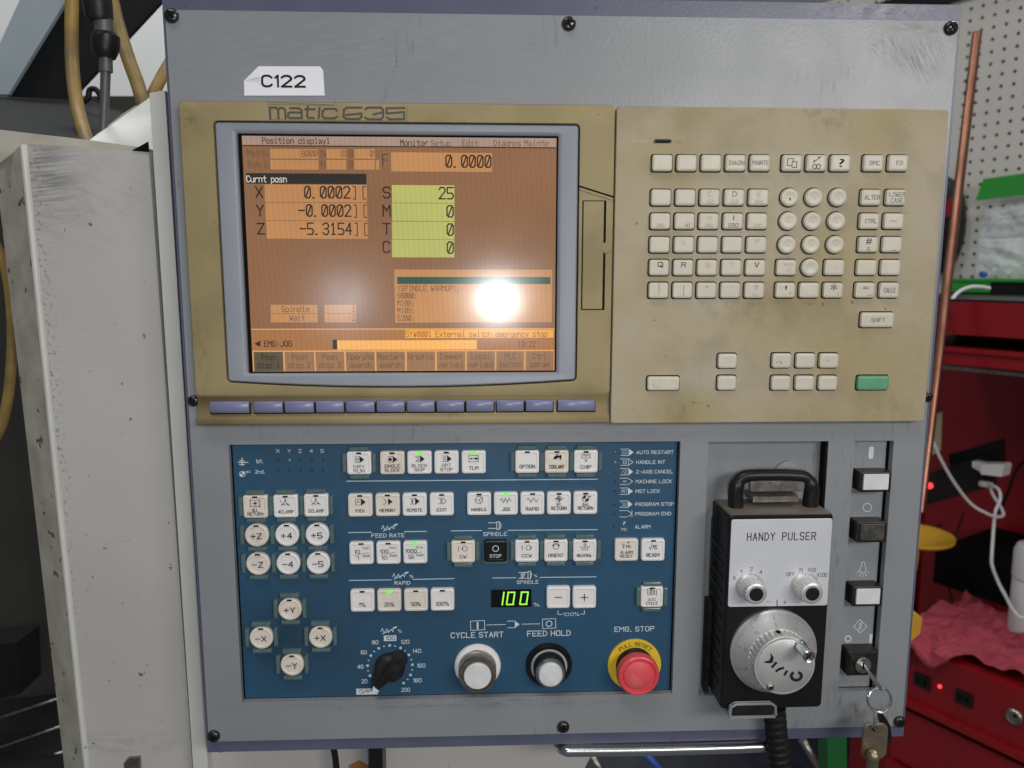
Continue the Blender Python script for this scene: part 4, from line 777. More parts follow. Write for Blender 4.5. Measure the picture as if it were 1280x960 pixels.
wave(477, 660); wave(490.5, 720, True); wave(476, 788.5, True)
oline([[(610.5, 653.5), (621, 653.5)], [(610.5, 660.5), (621, 660.5)], [(621, 652.3), (621, 661.7)], [(624, 652.3), (624, 661.7)], [(621, 652.3), (624, 652.3), (626, 655), (626, 659), (624, 661.7), (621, 661.7)]], .0005, WINK, 'icon')
oline([[(648.5, 715.5), (660, 715.5)], [(648.5, 722.8), (660, 722.8)], [(660, 714), (660, 723.3)], [(663, 714), (663, 723.3), (660, 723.3)], [(660, 714), (663, 714), (664.5, 718), (663, 723.3)], [(651, 722), (657, 715)], [(651, 718), (654, 716), (656, 719), (653, 722), (651, 718)]], .0005, WINK, 'icon'); otext('%', 667.5, 718, 671.5, 721.5)
otext('100%', 704.3, 765.5, 724, 770); oline([[(697.5, 763.5), (697.5, 768), (702.5, 768)], [(726, 767.5), (730.5, 767.5), (730.5, 763)]], .0006, LINK)
for s, y, x1, ld in (('AUTO RESTART', 565.3, 842, 0), ('HANDLE INT', 577.6, 831.5, 1), ('Z-AXIS CANCEL', 589.6, 841.5, 0), ('MACHINE LOCK', 601.8, 840, 0), ('MST LOCK', 614, 825, 0), ('PROGRAM STOP', 630.2, 842.5, 0), ('PROGRAM END', 642.2, 839, 0), ('ALARM', 658.4, 813, 0)):
    i = round((y - 565) / 12); x0 = 795.5 - (y - 565) * .02
    otext(s, x0, y - 2.3, x1, y + 2.3)
    c = U(769.5 - (y - 565) * .025, y, HO); add('indicator_led', lathe(c.x, c.z, [(.0008, HO), (.0007, HO + .0003), (.0003, HO + .0004)], 10), LEDDIM if ld else (LEDOFF if s != 'ALARM' else pm('dark_red_led', (.10, .015, .02), .2)), op)
    if s == 'ALARM':
        otext('?', 778.5, 652, 782.5, 656.5); otext('MC', 776.5, 660, 784, 663.5)
    else:
        a = x0 - 19.5
        oline([[(a, y - 4), (a + 10, y - 4)], [(a, y + 4), (a + 10, y + 4)]], .0004, WINK, 'icon')
        if s in ('HANDLE INT', 'MACHINE LOCK', 'PROGRAM END'): oline([[(a + 10, y - 4), (a + 15.5, y), (a + 10, y + 4)]] + ([[(a + 10, y - 4), (a + 10, y + 4)]] if 'INT' in s else []) + ([[(a + 15.5, y - 4), (a + 15.5, y + 4)]] if 'END' in s else []), .0004, WINK, 'icon')
        else:
            p = [U(a + 10, y - 4.4, HO), U(a + 16, y, HO), U(a + 10, y + 4.4, HO)]; add('icon', poly([(v.x, v.z) for v in p][::-1], HO + .0001), WINK, op, smooth=0)
        mk = {'AUTO RESTART': [[(a + 2, y - 2), (a + 8, y - 2), (a + 8, y + 2), (a + 2, y + 2), (a + 2, y - 2)], [(a + 4, y), (a + 6, y)]], 'HANDLE INT': [[(a + 3, y - 2), (a + 7.5, y - 2), (a + 7.5, y + 2), (a + 3, y + 2), (a + 3, y - 2)], [(a + 3, y), (a + 7.5, y)]], 'Z-AXIS CANCEL': [[(a + 2, y + 2), (a + 4, y - 2)], [(a + 5, y - 2), (a + 8.5, y - 2), (a + 5, y + 2), (a + 8.5, y + 2)]],
              'MACHINE LOCK': [[(a + 3.5, y - .7), (a + 7, y - .7)], [(a + 3.5, y + .7), (a + 7, y + .7)], [(a + 7, y - 1), (a + 8, y), (a + 7, y + 1)]], 'MST LOCK': [[(a + 1, y + 2), (a + 3, y - 2)], [(a + 3.5, y + 2), (a + 3.5, y - 2), (a + 5, y), (a + 6, y - 2), (a + 6, y + 2)], [(a + 7.5, y - 2), (a + 9, y - 2)], [(a + 8.2, y - 2), (a + 8.2, y + 2)]], 'PROGRAM STOP': [[(a + 2, y - 1.5), (a + 4.5, y - 1.5), (a + 4.5, y + 2), (a + 2, y + 2)], [(a + 6, y - 1.5), (a + 8, y - 1.5), (a + 8, y + 2), (a + 6, y + 2), (a + 6, y - 1.5)]]}.get(s)
        if mk: oline(mk, .0003, LINK, 'icon')
otext('CYCLE START', 563.3, 790, 629.3, 797.2); otext('FEED HOLD', 659, 788, 713.5, 795.2); otext('EMG. STOP', 768, 783, 818, 789.5)
oline([[(588, 776.5), (605.5, 775.5), (606, 787), (588.5, 788), (588, 776.5)], [(678, 774), (694.5, 773.2), (694.8, 785), (678.3, 785.8), (678, 774)], [(608.5, 781.2), (632, 780.5)], [(652.5, 780.2), (674.5, 779.8)], [(634.5, 776.5), (643.5, 776.3)], [(634.5, 784.8), (643.5, 784.5)]], .00045, WINK, 'icon')
oline([[(597, 778.5), (597, 785.5)]], .0012, WINK, 'icon'); p = [U(643.5, 776, HO), U(649.5, 780.3, HO), U(643.5, 785, HO)]; add('icon', poly([(v.x, v.z) for v in p][::-1], HO + .0001), WINK, op, smooth=0)
c = U(686.3, 779.6, HO); add('icon', strokes([circ(.0021, 16, cx=c.x, cz=c.z)], .0006, HO + .0001), WINK, op, smooth=0)
# feed override scale
for s, x, y, w in (('20', 455.5, 851.6, 7.5), ('40', 450.5, 833.5, 7.5), ('60', 454.8, 815.5, 7.5), ('80', 469, 803, 8), ('120', 506.5, 802.2, 10.5), ('140', 521.2, 813.7, 10.5), ('160', 526.5, 832, 10.5), ('180', 521.8, 850.5, 10.5), ('200', 507, 862.2, 11)): otext(s, x - w / 2, y - 2.6, x + w / 2, y + 2.6)
b = box_px(479.8, 794.2, 495.5, 801.2, HO); add('scale_patch', rect(*b, HO + .0001), WINK, op, smooth=0); otext('100', 482.5, 795.2, 493.5, 800.2, INK, h=HO + .0002)
b = box_px(445.3, 860.5, 472.3, 868, HO); add('scale_patch', rect(*b, HO + .0001), WINK, op, smooth=0)
oline([[(448, 864.5), (452, 861.8), (454, 866.5), (458, 862), (460, 866), (463, 862)], [(450, 867), (466, 861.8)], [(467, 866), (470, 862), (467, 862), (470, 866)]], .0003, INK, 'icon', HO + .0002)
cc = U(487.6, 833, HO); rd = 29.6 * (CAMD - HO) / FPX
for i in range(19):
    a = 90 - (i - 8) * 14.4 ; big = i % 2 == 0
    if a > 250: continue
    add('scale_dot', disc(cc.x + rd * math.cos(R(a)), cc.z + rd * math.sin(R(a)), .00105 if big else .0006, HO + .0001, 12), LINK, op, smooth=0)

# ---- rotary feed override knob
knob = thing('rotary_knob', 'black pointer knob with white triangle in the feed override scale', 'knob', (cc.x, -HO, cc.z))
add('skirt', lathe(cc.x, cc.z, [(.0108, HO), (.0108, HO + .003), (.0100, HO + .0045), (.0086, HO + .006), (.0080, HO + .007)], 40), DUSTY, knob)
ux, uz = (470 - 509) , -(858 - 817); l_ = math.hypot(ux, uz); ux /= l_; uz /= l_; vx, vz = -uz, ux
def grip(L0, L1, w0, h_):
    O = [(-L0, w0 * .45), (-L0 * .72, w0), (0, w0 * 1.02), (L1 * .55, w0 * .95), (L1 * .9, w0 * .45), (L1, 0), (L1 * .9, -w0 * .45), (L1 * .55, -w0 * .95), (0, -w0 * 1.02), (-L0 * .72, -w0), (-L0, -w0 * .45)]
    return [(cc.x + ux * a + vx * b_, cc.z + uz * a + vz * b_) for a, b_ in O], h_
add('grip', loft([grip(.0158, .0186, .0066, HO + .0020), grip(.0156, .0182, .0044, HO + .006), grip(.0148, .0170, .0032, HO + .0140), grip(.0138, .0158, .0024, HO + .0152)]), DUSTY, knob)
a, t_ = .0152, HO + .0154
add('pointer_mark', prism([Vector((cc.x + ux * (a + d) + vx * s_, -t_, cc.z + uz * (a + d) + vz * s_)) for d, s_ in ((.0018, 0), (-.0035, .0028), (-.0035, -.0028))], (0, .0006, 0)), WINK, knob, smooth=0)

# ---- push buttons
def hub(px, py, h): return U(px, py, h)
c = U(597, 832, HO); pk = (CAMD - HO) / FPX
cyc = thing('push_button', 'white ringed cycle start button with a dark collar and white lens', 'push button', (c.x, -HO, c.z))
add('ring', lathe(c.x, c.z, [(31 * pk, HO), (31 * pk, HO + .0012), (29.5 * pk, HO + .0025), (25 * pk, HO + .0028)], 48), WKEY, cyc)
c2 = U(597, 844.5, HO + .0155); add('barrel', lathe(c.x, c.z, [(.0137, HO + .002), (.0135, HO + .006), (.0132, HO + .0063), (.0133, HO + .012)], 48), DULLSTEEL, cyc)
add('collar', lathe(c.x, c.z, [(.0130, HO + .010), (.0134, HO + .0128), (.0130, HO + .0142), (.0112, HO + .0146), (.0104, HO + .0130), (.0098, HO + .0128)], 48), pm('smoked_brown_collar', (0.075, 0.062, 0.050), 0.22, col2=(0.16, 0.14, 0.12), nscale=120), cyc)
add('lens', lathe(c.x, c.z, [(.0098, HO + .011), (.0098, HO + .0150), (.0092, HO + .0158), (.004, HO + .0160)], 40), LENS, cyc)
c = U(686, 830.6, HO)
fh = thing('push_button', 'black ringed feed hold button with a chromed shank and white lens', 'push button', (c.x, -HO, c.z))
add('ring', lathe(c.x, c.z, [(31 * pk, HO), (31 * pk, HO + .0015), (29 * pk, HO + .0035), (24.5 * pk, HO + .0030), (24 * pk, HO + .001)], 48), BLACK, fh)
add('dish', lathe(c.x, c.z, [(24.3 * pk, HO + .0008), (24.2 * pk, HO + .0030), (17 * pk, HO + .0026)], 48), pm('grey_washer', (0.42, 0.41, 0.40), 0.4), fh)
add('shank', lathe(c.x, c.z, [(.0116, HO + .001), (.0116, HO + .010), (.0112, HO + .0106), (.0105, HO + .0107)], 48), BLACK, fh)
add('chrome_rim', lathe(c.x, c.z, [(.0106, HO + .009), (.0106, HO + .0128), (.0102, HO + .0137), (.0092, HO + .0137), (.0090, HO + .012)], 48, cap1=False), STEEL, fh)
add('lens', lathe(c.x, c.z, [(.0087, HO + .010), (.0087, HO + .0150), (.0080, HO + .0160), (.004, HO + .0162)], 40), LENS, fh)
c = U(792.6, 830, HO)
em = thing('emergency_stop', 'red mushroom emergency stop button on a yellow ring reading PULL RESET', 'emergency button', (c.x, -HO, c.z))
add('yellow_ring', lathe(c.x, c.z, [(36 * pk, HO), (36 * pk, HO + .0014), (35.5 * pk, HO + .0018), (22 * pk, HO + .0018)], 56), YELLOW, em)
L_ = sans('PULL RESET'); xb = max(p[0] for l in L_ for p in l); cur = []
for l in L_:
    q = []
    for (xa, ya), (xc, yc) in zip(l[:-1], l[1:]):
        for j in range(3): q.append((xa + (xc - xa) * j / 3, ya + (yc - ya) * j / 3))
    q.append(l[-1]); cur.append([(c.x + (.0151 + (y - 2) * .00045) * math.cos(R(133 - 88 * x / xb)), c.z + (.0151 + (y - 2) * .00045) * math.sin(R(133 - 88 * x / xb))) for x, y in q])
add('lettering', strokes(cur, .00042, HO + .0019), INK, em, smooth=0)
add('stem', lathe(c.x, c.z, [(.0138, HO + .001), (.0136, HO + .004), (.0120, HO + .006), (.0115, HO + .012)], 48), DUSTY, em)
mr = 28.6 * (CAMD - .0145) / FPX
add('mushroom_head', lathe(c.x, c.z, [(.011, HO + .0085), (mr - .0008, HO + .0095), (mr, HO + .0115), (mr, HO + .0155), (mr - .0006, HO + .0172), (mr - .0016, HO + .0178), (mr - .0024, HO + .0176), (mr - .0030, HO + .0162), (mr - .0036, HO + .0160), (mr - .0046, HO + .0175), (mr - .007, HO + .0184), (mr * .3, HO + .0192), (mr * .08, HO + .0193)], 56), REDBTN, em)

# ================================================================== power switch strip
HS = -.0055
strip = thing('power_switch_strip', 'narrow recessed grey strip with white power, lamp and lock symbols at the right', 'switch strip', (STRIP[0], .0055, STRIP[1] - STRIP[3] / 2))
add('strip_plate', slab(STRIP[0] - .0008, STRIP[1], STRIP[2] - .0028, STRIP[3] - .0012, HS - .003, HS, .0004, .0001), GREY, strip)
add('strip_gap', slab(STRIP[0], STRIP[1], STRIP[2] + .002, STRIP[3] + .002, HS - .006, HS - .0015, .0004, .0001), GAP, strip)
def sline(name, pts, wd):
    add(name, strokes([[(U(x, y, HS).x, U(x, y, HS).z) for x, y in l] for l in pts], wd, HS + .0001), WINK, strip, smooth=0)
def scirc(px, py, rpx, a0=0, a1=360, n=16): return [(px + rpx * math.cos(R(a0 + (a1 - a0) * i / n)), py - rpx * math.sin(R(a0 + (a1 - a0) * i / n))) for i in range(n + 1)]
b = box_px(1085.8, 558.3, 1092, 573.5, HS); add('on_symbol', slab(b[0], b[1], b[2], b[3], HS, HS + .0001, .0013, .00002), WINK, strip)
sline('off_symbol', [scirc(1084, 634.3, 5.2)], .0006)
sline('lamp_symbol', [[(1077, 703), (1077, 706), (1074.8, 711), (1075.5, 715), (1078.5, 717), (1081.5, 715), (1082.4, 711), (1081, 706), (1081, 703), (1077, 703)], [(1071, 716), (1073.5, 714)], [(1086, 716), (1083.5, 714)], [(1074, 720), (1075.3, 717.8)], [(1083, 720), (1081.8, 717.8)], [(1078.6, 721), (1078.6, 719)]], .0005)
sline('lock_symbol', [[(1067, 783), (1075, 774.5), (1083.5, 783), (1075, 791), (1067, 783)], [(1073.5, 787), (1074.5, 780), (1077, 778.5), (1076, 785), (1073.5, 787)]], .0006)
sline('off_symbol', [scirc(1060, 798.3, 3.6)], .0009)
b = box_px(1086.7, 792.5, 1090.5, 803.5, HS); add('on_symbol', slab(b[0], b[1], b[2], b[3], HS, HS + .0001, .0006, .00002), WINK, strip)
def sqbutton(x0, y0, x1, y1, lens, label):
    h1 = .0062; b = box_px(x0, y0, x1, y1, h1)
    t = thing('square_button', label, 'push button', (b[0], -HS, b[1] - b[3] / 2), 'square buttons on the power strip')
    add('housing', loft([(rr(b[0], b[1], b[2], b[3], .0008), HS), (rr(b[0], b[1], b[2], b[3], .0008), h1 - .0003), (rr(b[0], b[1], b[2] - .0008, b[3] - .0008, .0006), h1), (rr(b[0], b[1], b[2] - .0026, b[3] - .0024, .0004), h1), (rr(b[0], b[1], b[2] - .0030, b[3] - .0028, .0003), h1 - .0012)]), DUSTY, t)
    add('lens', slab(b[0] + .0005, b[1], b[2] - .0044, b[3] - .0030, h1 - .0016, h1 + .0001, .0004, .0003), lens, t)
    return t, b
sqbutton(1075, 590, 1114, 615, LENS, 'black square button with a white lens, topmost under the white bar mark')
_, b = sqbutton(1071, 652.5, 1108.5, 678, SMOKE, 'black square button with a smoked dark lens under the white circle mark')
sqbutton(1066, 733.5, 1103, 757.8, LENS, 'black square button with a white lens below the light bulb mark')
b = box_px(1060, 814.5, 1098.5, 845.5, .0065)
lock = thing('key_switch', 'black key switch with a round nickel cylinder at the foot of the power strip', 'key switch', (b[0], -HS, b[1] - b[3] / 2))
add('housing', loft([(rr(b[0], b[1], b[2], b[3], .0012), HS), (rr(b[0], b[1], b[2], b[3], .0012), .0050), (rr(b[0], b[1], b[2] - .003, b[3] - .003, .001), .0065)]), DUSTY, lock)
c = U(1079, 832, .008); add('cylinder', lathe(c.x, c.z, [(.0060, .005), (.0060, .0080), (.0056, .0085), (.0020, .0085)], 28), DULLSTEEL, lock)
add('keyway', box3((c.x - .0005, -.0087, c.z - .0024), (c.x + .0005, -.0080, c.z + .0024)), GAP, lock, smooth=0)
# ---- key, ring and tags
k0, k1 = U(1080.5, 833, .0075), U(1101.5, 862, .033)
keys = thing('key_ring', 'steel split ring with keys and a brass tag hanging from the key switch', 'keys', tuple(k0))
d = (k1 - k0); up = d.cross(Vector((1, 0, .2))).normalized(); sd = d.cross(up).normalized()
add('key_blade', prism([k0 + up * .0010 + sd * .0010, k0 + up * .0010 - sd * .0010, k0 - up * .0010 - sd * .0010, k0 - up * .0010 + sd * .0010], d), STEEL, keys, smooth=0)
rc = U(1100, 875.5, .033); rr_ = .0083
add('split_ring', join(*[tube([rc + Vector((rr_ * math.cos(t), o_ + .0015 * math.sin(t), rr_ * math.sin(t))) for t in [2 * math.pi * i / 40 for i in range(41)]], .00055, 8, False) for o_ in (0, .001)]), STEEL, keys)
b = box_px(1078.5, 905, 1109.5, 949, .030)
def tagring(h_): return [(x * math.cos(0) , z) for x, z in rr(b[0], b[1], b[2], b[3], .0052, 6)], h_
add('brass_tag', loft([tagring(.0284), tagring(.0296), (rr(b[0], b[1], b[2] - .0006, b[3] - .0006, .005, 6), .030)]), BRASS, keys)
c = U(1094, 911.5, .0301); add('tag_hole', lathe(c.x, c.z, [(.0019, .0299), (.0019, .0301)], 16), GAP, keys)
add('link', tube(smooth_path([U(1096, 889, .033), U(1093.5, 898, .0345), U(1093, 908, .0335), U(1095.5, 913, .0315), U(1097.5, 905, .0275), U(1096, 889, .033)], 6), .0006, 8), STEEL, keys)
bt = [U(x, y, .024) for x, y in ((1096, 886), (1104, 893), (1111, 905), (1113, 921), (1109, 927), (1101, 915))]
add('black_key_head', prism(bt[::-1], (0, -.0022, 0)), BLACK, keys, smooth=0)
c = U(1091.5, 946, .034); zz = [(.0001, 0), (.0022, -.0004), (.0037, -.0018), (.0043, -.0040), (.0043, -.0062), (.0038, -.0066), (.0038, -.03)]
n = 24; V = [(c.x + r * math.cos(2 * math.pi * i / n), c.y + r * math.sin(2 * math.pi * i / n), c.z + .005 + z) for r, z in zz for i in range(n)]
add('brass_capsule', (V, [(j * n + i, (j + 1) * n + i, (j + 1) * n + (i + 1) % n, j * n + (i + 1) % n) for j in range(len(zz) - 1) for i in range(n)]), BRASS, keys)

# ================================================================== handy pulser
DUSTTOP = pm('black_plastic_dust_on_ledges', (0.007, 0.007, 0.008), 0.40, spec=0.3, col2=(0.012, 0.012, 0.011), nscale=60, bump=0.2, bscale=1200)
_nt = DUSTTOP.node_tree; _b = _nt.nodes['Principled BSDF']; _src = _b.inputs['Base Color'].links[0].from_socket
_g = _nt.nodes.new('ShaderNodeNewGeometry'); _sp = _nt.nodes.new('ShaderNodeSeparateXYZ'); _nt.links.new(_g.outputs['True Normal'], _sp.inputs[0])
_mr = _nt.nodes.new('ShaderNodeMapRange'); _mr.inputs['From Min'].default_value = .6; _mr.inputs['From Max'].default_value = 1.0; _nt.links.new(_sp.outputs['Z'], _mr.inputs['Value'])
_mx = _nt.nodes.new('ShaderNodeMix'); _mx.data_type = 'RGBA'; _mx.inputs['B'].default_value = (.15, .125, .105, 1); _nt.links.new(_src, _mx.inputs['A']); _nt.links.new(_mr.outputs[0], _mx.inputs['Factor']); _nt.links.new(_mx.outputs['Result'], _b.inputs['Base Color'])
HF = .0275
PQ = quad((911.6, 642.5), (1043.5, 642.5), (1026.5, 886), (900, 886), HF)
pul = thing('handwheel_pendant', 'black handwheel pulser box with white label and aluminium dial hooked on the console', 'handwheel pendant', (PQ[0], .008, PQ[1] - PQ[3] / 2))
add('body', loft([(rr(PQ[0], PQ[1], PQ[2], PQ[3], .003), -.0082), (rr(PQ[0], PQ[1], PQ[2], PQ[3], .003), HF - .0018), (rr(PQ[0], PQ[1], PQ[2] - .0010, PQ[3] - .0010, .003), HF - .0006), (rr(PQ[0], PQ[1], PQ[2] - .0026, PQ[3] - .0026, .0028), HF)]), DUSTTOP, pul)
xl = PQ[0] - PQ[2] / 2
for i in range(11):
    zz_ = PQ[1] + PQ[3] * (.30 - .068 * i); add('grip_rib', box3((xl - .0009, -.020, zz_ - .0012), (xl + .0004, .004, zz_ + .0012)), BLACK, pul, smooth=0)
LPq = quad((914.3, 648.5), (1041, 648.7), (1032.8, 757.3), (909.5, 757.3), HF)
lab = add('label_plate', slab(LPq[0], LPq[1], LPq[2], LPq[3], HF - .0005, HF + .0006, .0016, .0002), PLATEW, pul)
HL = HF + .0007
add('lettering', mono('HANDY PULSER', box_px(934.3, 666, 1019.5, 675, HL), HL, .00062, 6.4), INK, lab, smooth=0)
for s, x, y, w in (('X', 918, 722.4, 3), ('Y', 926.7, 714.6, 3), ('Z', 939.4, 711.6, 3), ('4', 951, 715.3, 3), ('OFF', 988.6, 717.8, 10), ('X1', 1001.8, 712, 5.5), ('X10', 1015, 712.4, 9), ('X100', 1027.6, 718.6, 12)): add('lettering', mono(s, box_px(x - w / 2, y - 2.2, x + w / 2, y + 2.2, HL), HL, .0003, plain0=True), INK, lab, smooth=0)
def lline(pts, wd): add('scale_mark', strokes([[(U(x, y, HL).x, U(x, y, HL).z) for x, y in l] for l in pts], wd, HL), INK, lab, smooth=0)
lline([[(958, 752.3), (963, 752.3)], [(978.5, 753), (983.5, 753)], [(981, 750.5), (981, 755.5)]], .0003); lline([[(971.4, 750), (971.4, 757)]], .0006)
lline([[(922, 725.5), (924, 727.5)], [(930, 719), (931, 721)], [(940, 716), (940, 719)], [(996, 722), (998, 724)], [(1004.5, 717.5), (1005, 720)], [(1013.5, 717.5), (1012.5, 720)], [(1022, 722.5), (1020, 724.5)]], .0003)
for px, py in ((937, 733.2), (1005.6, 732.6)):
    c = U(px, py, HL); ks = HL + .0005
    kn = add('selector_knob', lathe(c.x, c.z, [(.0098, HL), (.0098, HL + .0008), (.0086, HL + .0022)], 36), SATIN, pul)
    n = 48; prof = [(.0080, HL + .001), (.0080, HL + .0105), (.0072, HL + .0125), (.0060, HL + .0130)]
    rings = [([(c.x + (r - (.0004 if (i % 2 and j < 2) else 0)) * math.cos(2 * math.pi * i / n), c.z + (r - (.0004 if (i % 2 and j < 2) else 0)) * math.sin(2 * math.pi * i / n)) for i in range(n)], h_) for j, (r, h_) in enumerate(prof)]
    add('knurled_grip', loft(rings), SATIN, kn, smooth=25); add('cap', lathe(c.x, c.z, [(.0047, HL + .0125), (.0047, HL + .0132), (.0040, HL + .0134)], 28), BLACK, kn)
# carrying handle
hp = smooth_path([U(920, 640, .010), U(919.5, 625, .010), U(920.5, 608, .010), U(929, 596.5, .010), U(945, 594.3, .010), U(967, 594, .010), U(990, 594.5, .010), U(1006, 597, .010), U(1014, 609, .010), U(1013, 626, .010), U(1012.5, 640, .010)], 5)
add('carry_handle', tube(hp, [.0052 if p.z < hp[12].z else .0044 for p in hp], 16), BLACK, pul)
c = U(968.5, 816.3, HF + .004)
wheel = (c.x, c.z); RD = .0302
def conh(r): return HF + .0026 + (RD - .0006 - r) / (RD - .0006 - .0205) * .0075
dial = add('dial', lathe(*wheel, [(RD, HF), (RD, HF + .002), (RD - .0006, HF + .0026), (.0205, conh(.0205)), (.0195, conh(.0205))], 96), ALU, pul)
tk = []
for i in range(100):
    a = R(95 - i * 3.6); r0 = RD - .0012; r1 = RD - (.0050 if i % 10 == 0 else .0038 if i % 5 == 0 else .0028); w = .00012 if i % 10 else .0002
    q = []
    for r, s_ in ((r0, -1), (r1, -1), (r1, 1), (r0, 1)): q.append((wheel[0] + r * math.cos(a) - s_ * w * math.sin(a), -(conh(r) + .0001), wheel[1] + r * math.sin(a) + s_ * w * math.cos(a)))
    tk.append((q, [(0, 1, 2, 3)]))
add('graduation', join(*tk), FADED, dial, smooth=0)
for i in range(10):
    s = str(i * 10); v, f = text_raw(s); xm = (min(p[0] for p in v) + max(p[0] for p in v)) / 2; vv = []
    for x, y in v:
        r = RD - .0075 + (y - .35) * .0030; a = R(95 - i * 36) - (x - xm) * .0030 / .024
        vv.append((wheel[0] + r * math.cos(a), -(conh(r) + .0001), wheel[1] + r * math.sin(a)))
    add('lettering', (vv, f), FADED, dial, smooth=0)
n = 144; HK = .0490
def knurl(r, dr, h_): return [(wheel[0] + (r - (dr if (i // 2) % 2 else 0)) * math.cos(2 * math.pi * i / n), wheel[1] + (r - (dr if (i // 2) % 2 else 0)) * math.sin(2 * math.pi * i / n)) for i in range(n)], h_
add('knurled_drum', loft([knurl(.0203, .0007, conh(.0205) - .001), knurl(.0203, .0007, HK - .0022), knurl(.0205, 0, HK - .0020), knurl(.0205, 0, HK - .0004), knurl(.0201, 0, HK), knurl(.0188, 0, HK), knurl(.0187, 0, HK - .0006)]), SATIN, pul, smooth=25)
face = add('face_disc', lathe(*wheel, [(.0185, HK - .001), (.0185, HK - .0001), (.0182, HK + .0001), (.004, HK + .0001)], 72), SATIN, pul)
a = R(97); add('set_screw', tube([(wheel[0] + r * math.cos(a), -(HK - .008), wheel[1] + r * math.sin(a)) for r in (.018, .0206)], .0016, 14), GAP, pul)
def fz(x, y):
    p = U(860 + x / 5.818, 720 + y / 5.818, HK); return (p.x, p.z)
add('maker_mark', join(poly([fz(*p) for p in ((597, 556), (622, 588), (618, 622), (600, 634), (556, 630), (553, 622), (590, 612), (602, 588))][::-1], HK + .0003), strokes([[fz(638, 632), fz(614, 658)], [fz(644, 688), fz(664, 676), fz(688, 668)], [fz(704, 714), fz(716, 694)]], .0017, HK + .00025),
                        strokes([[fz(787 + 36 * math.cos(R(t)), 726 - 30 * math.sin(R(t))) for t in range(50, -236, -13)]], .0019, HK + .00025)), INK, face, smooth=0)
fs = screw(962.6, 858.4, 5.2, HK, pul, DULLSTEEL, 'face_screw', 40)
c = U(1000, 807.5, HK)
cr = add('crank_pin', lathe(c.x, c.z, [(.0044, HK), (.0044, HK + .0010), (.0037, HK + .0016), (.0037, HK + .0130), (.0041, HK + .0134), (.0041, HK + .0142), (.0036, HK + .0148), (.0032, HK + .0146), (.0030, HK + .0136)], 28), STEEL, pul)
add('cross_recess', strokes([[(c.x - .0016, c.z - .0016), (c.x + .0016, c.z + .0016)], [(c.x - .0016, c.z + .0016), (c.x + .0016, c.z - .0016)]], .0007, HK + .0140), GAP, cr, smooth=0)
cp = []; cr_ = []
for i in range(60):
    t = i / 59; p = U(968 + 12 * t ** 1.3, 882 + 108 * t, .010 - .006 * t); cp.append(p); cr_.append((.0072 - .0005 * t) + (.0008 if i % 5 < 3 else -.0006 if i > 8 else 0))
add('ribbed_cable', tube(cp, cr_, 18), RUBBER, pul)

# ================================================================== machine to the left
def front_poly(pts, y, ext): return prism([U(px, py, -y) for px, py in pts][::-1], (0, ext, 0))
mc = U(140, 960, -.05)
mach = thing('machine_enclosure', 'scuffed cream sheet metal machine enclosure standing left of the console', 'machine', tuple(mc))
mp = add('side_panel', front_poly([(29, 180), (186, 189), (243, 990), (112, 990)], .05, .012), MACHINE, mach, smooth=0)
A = [U(29, 179, -.05), U(112, 990, -.05), U(84, 990, -.075), U(-6, 208, -.075)]
add('folded_edge', prism(A[::-1], (.004, .012, 0)), DIRTY, mach, smooth=0)
add('edge_bead', tube([U(29.5, 181, -.0495), U(70, 585, -.0495), U(112, 990, -.0495)], .0024, 8), MACHINEW, mach)
add('corner_post', front_poly([(186.5, 116), (206, 113), (262, 990), (243.5, 990)], .035, .05), MACHINEW, mach, smooth=0)
add('top_rim', front_poly([(-10, 161), (112, 175), (186.5, 186), (186.5, 191.5), (29, 181.5), (-6, 208)], .058, .01), DIRTY, mach, smooth=0)
add('sloped_cap', prism([U(108, 178, -.07), U(155, 141, -.16), U(200, 113, -.16), U(190, 192, -.07)], (0, .012, 0)), MACHINEW, mach, smooth=0)
add('cap_notch', front_poly([(165, 188), (185, 177), (186, 190)], .049, .001), GAP, mach, smooth=0)
add('lower_panel', front_poly([(250, 925), (742, 925), (738, 946), (716, 990), (262, 990)], .045, .02), MACHINE, mach, smooth=0)
add('inner_wall', front_poly([(-60, 120), (180, 120), (180, 1010), (-60, 1010)], .60, .02), DARKOLIVE, mach, smooth=0)
for y0, y1 in ((898, 876), (936, 911), (968, 944)): add('tray_rib', tube([U(-20, y0 + 6, -.40), U(95, y1 - 10, -.40)], .0018, 8), DULLSTEEL, mach)
add('tray', prism([U(-40, 880, -.55), U(110, 862, -.55), U(110, 1000, -.30), U(-40, 1010, -.30)], (0, 0, -.01)), DARK, mach, smooth=0)
add('inner_box', front_poly([(-30, 808), (21, 803), (24, 868), (-30, 880)], .42, .05), DARK, mach, smooth=0)
add('small_latch', front_poly([(155, 955), (160, 948), (174, 947), (175, 958), (168, 990), (158, 990)], .047, .004), DULLSTEEL, mach, smooth=0)
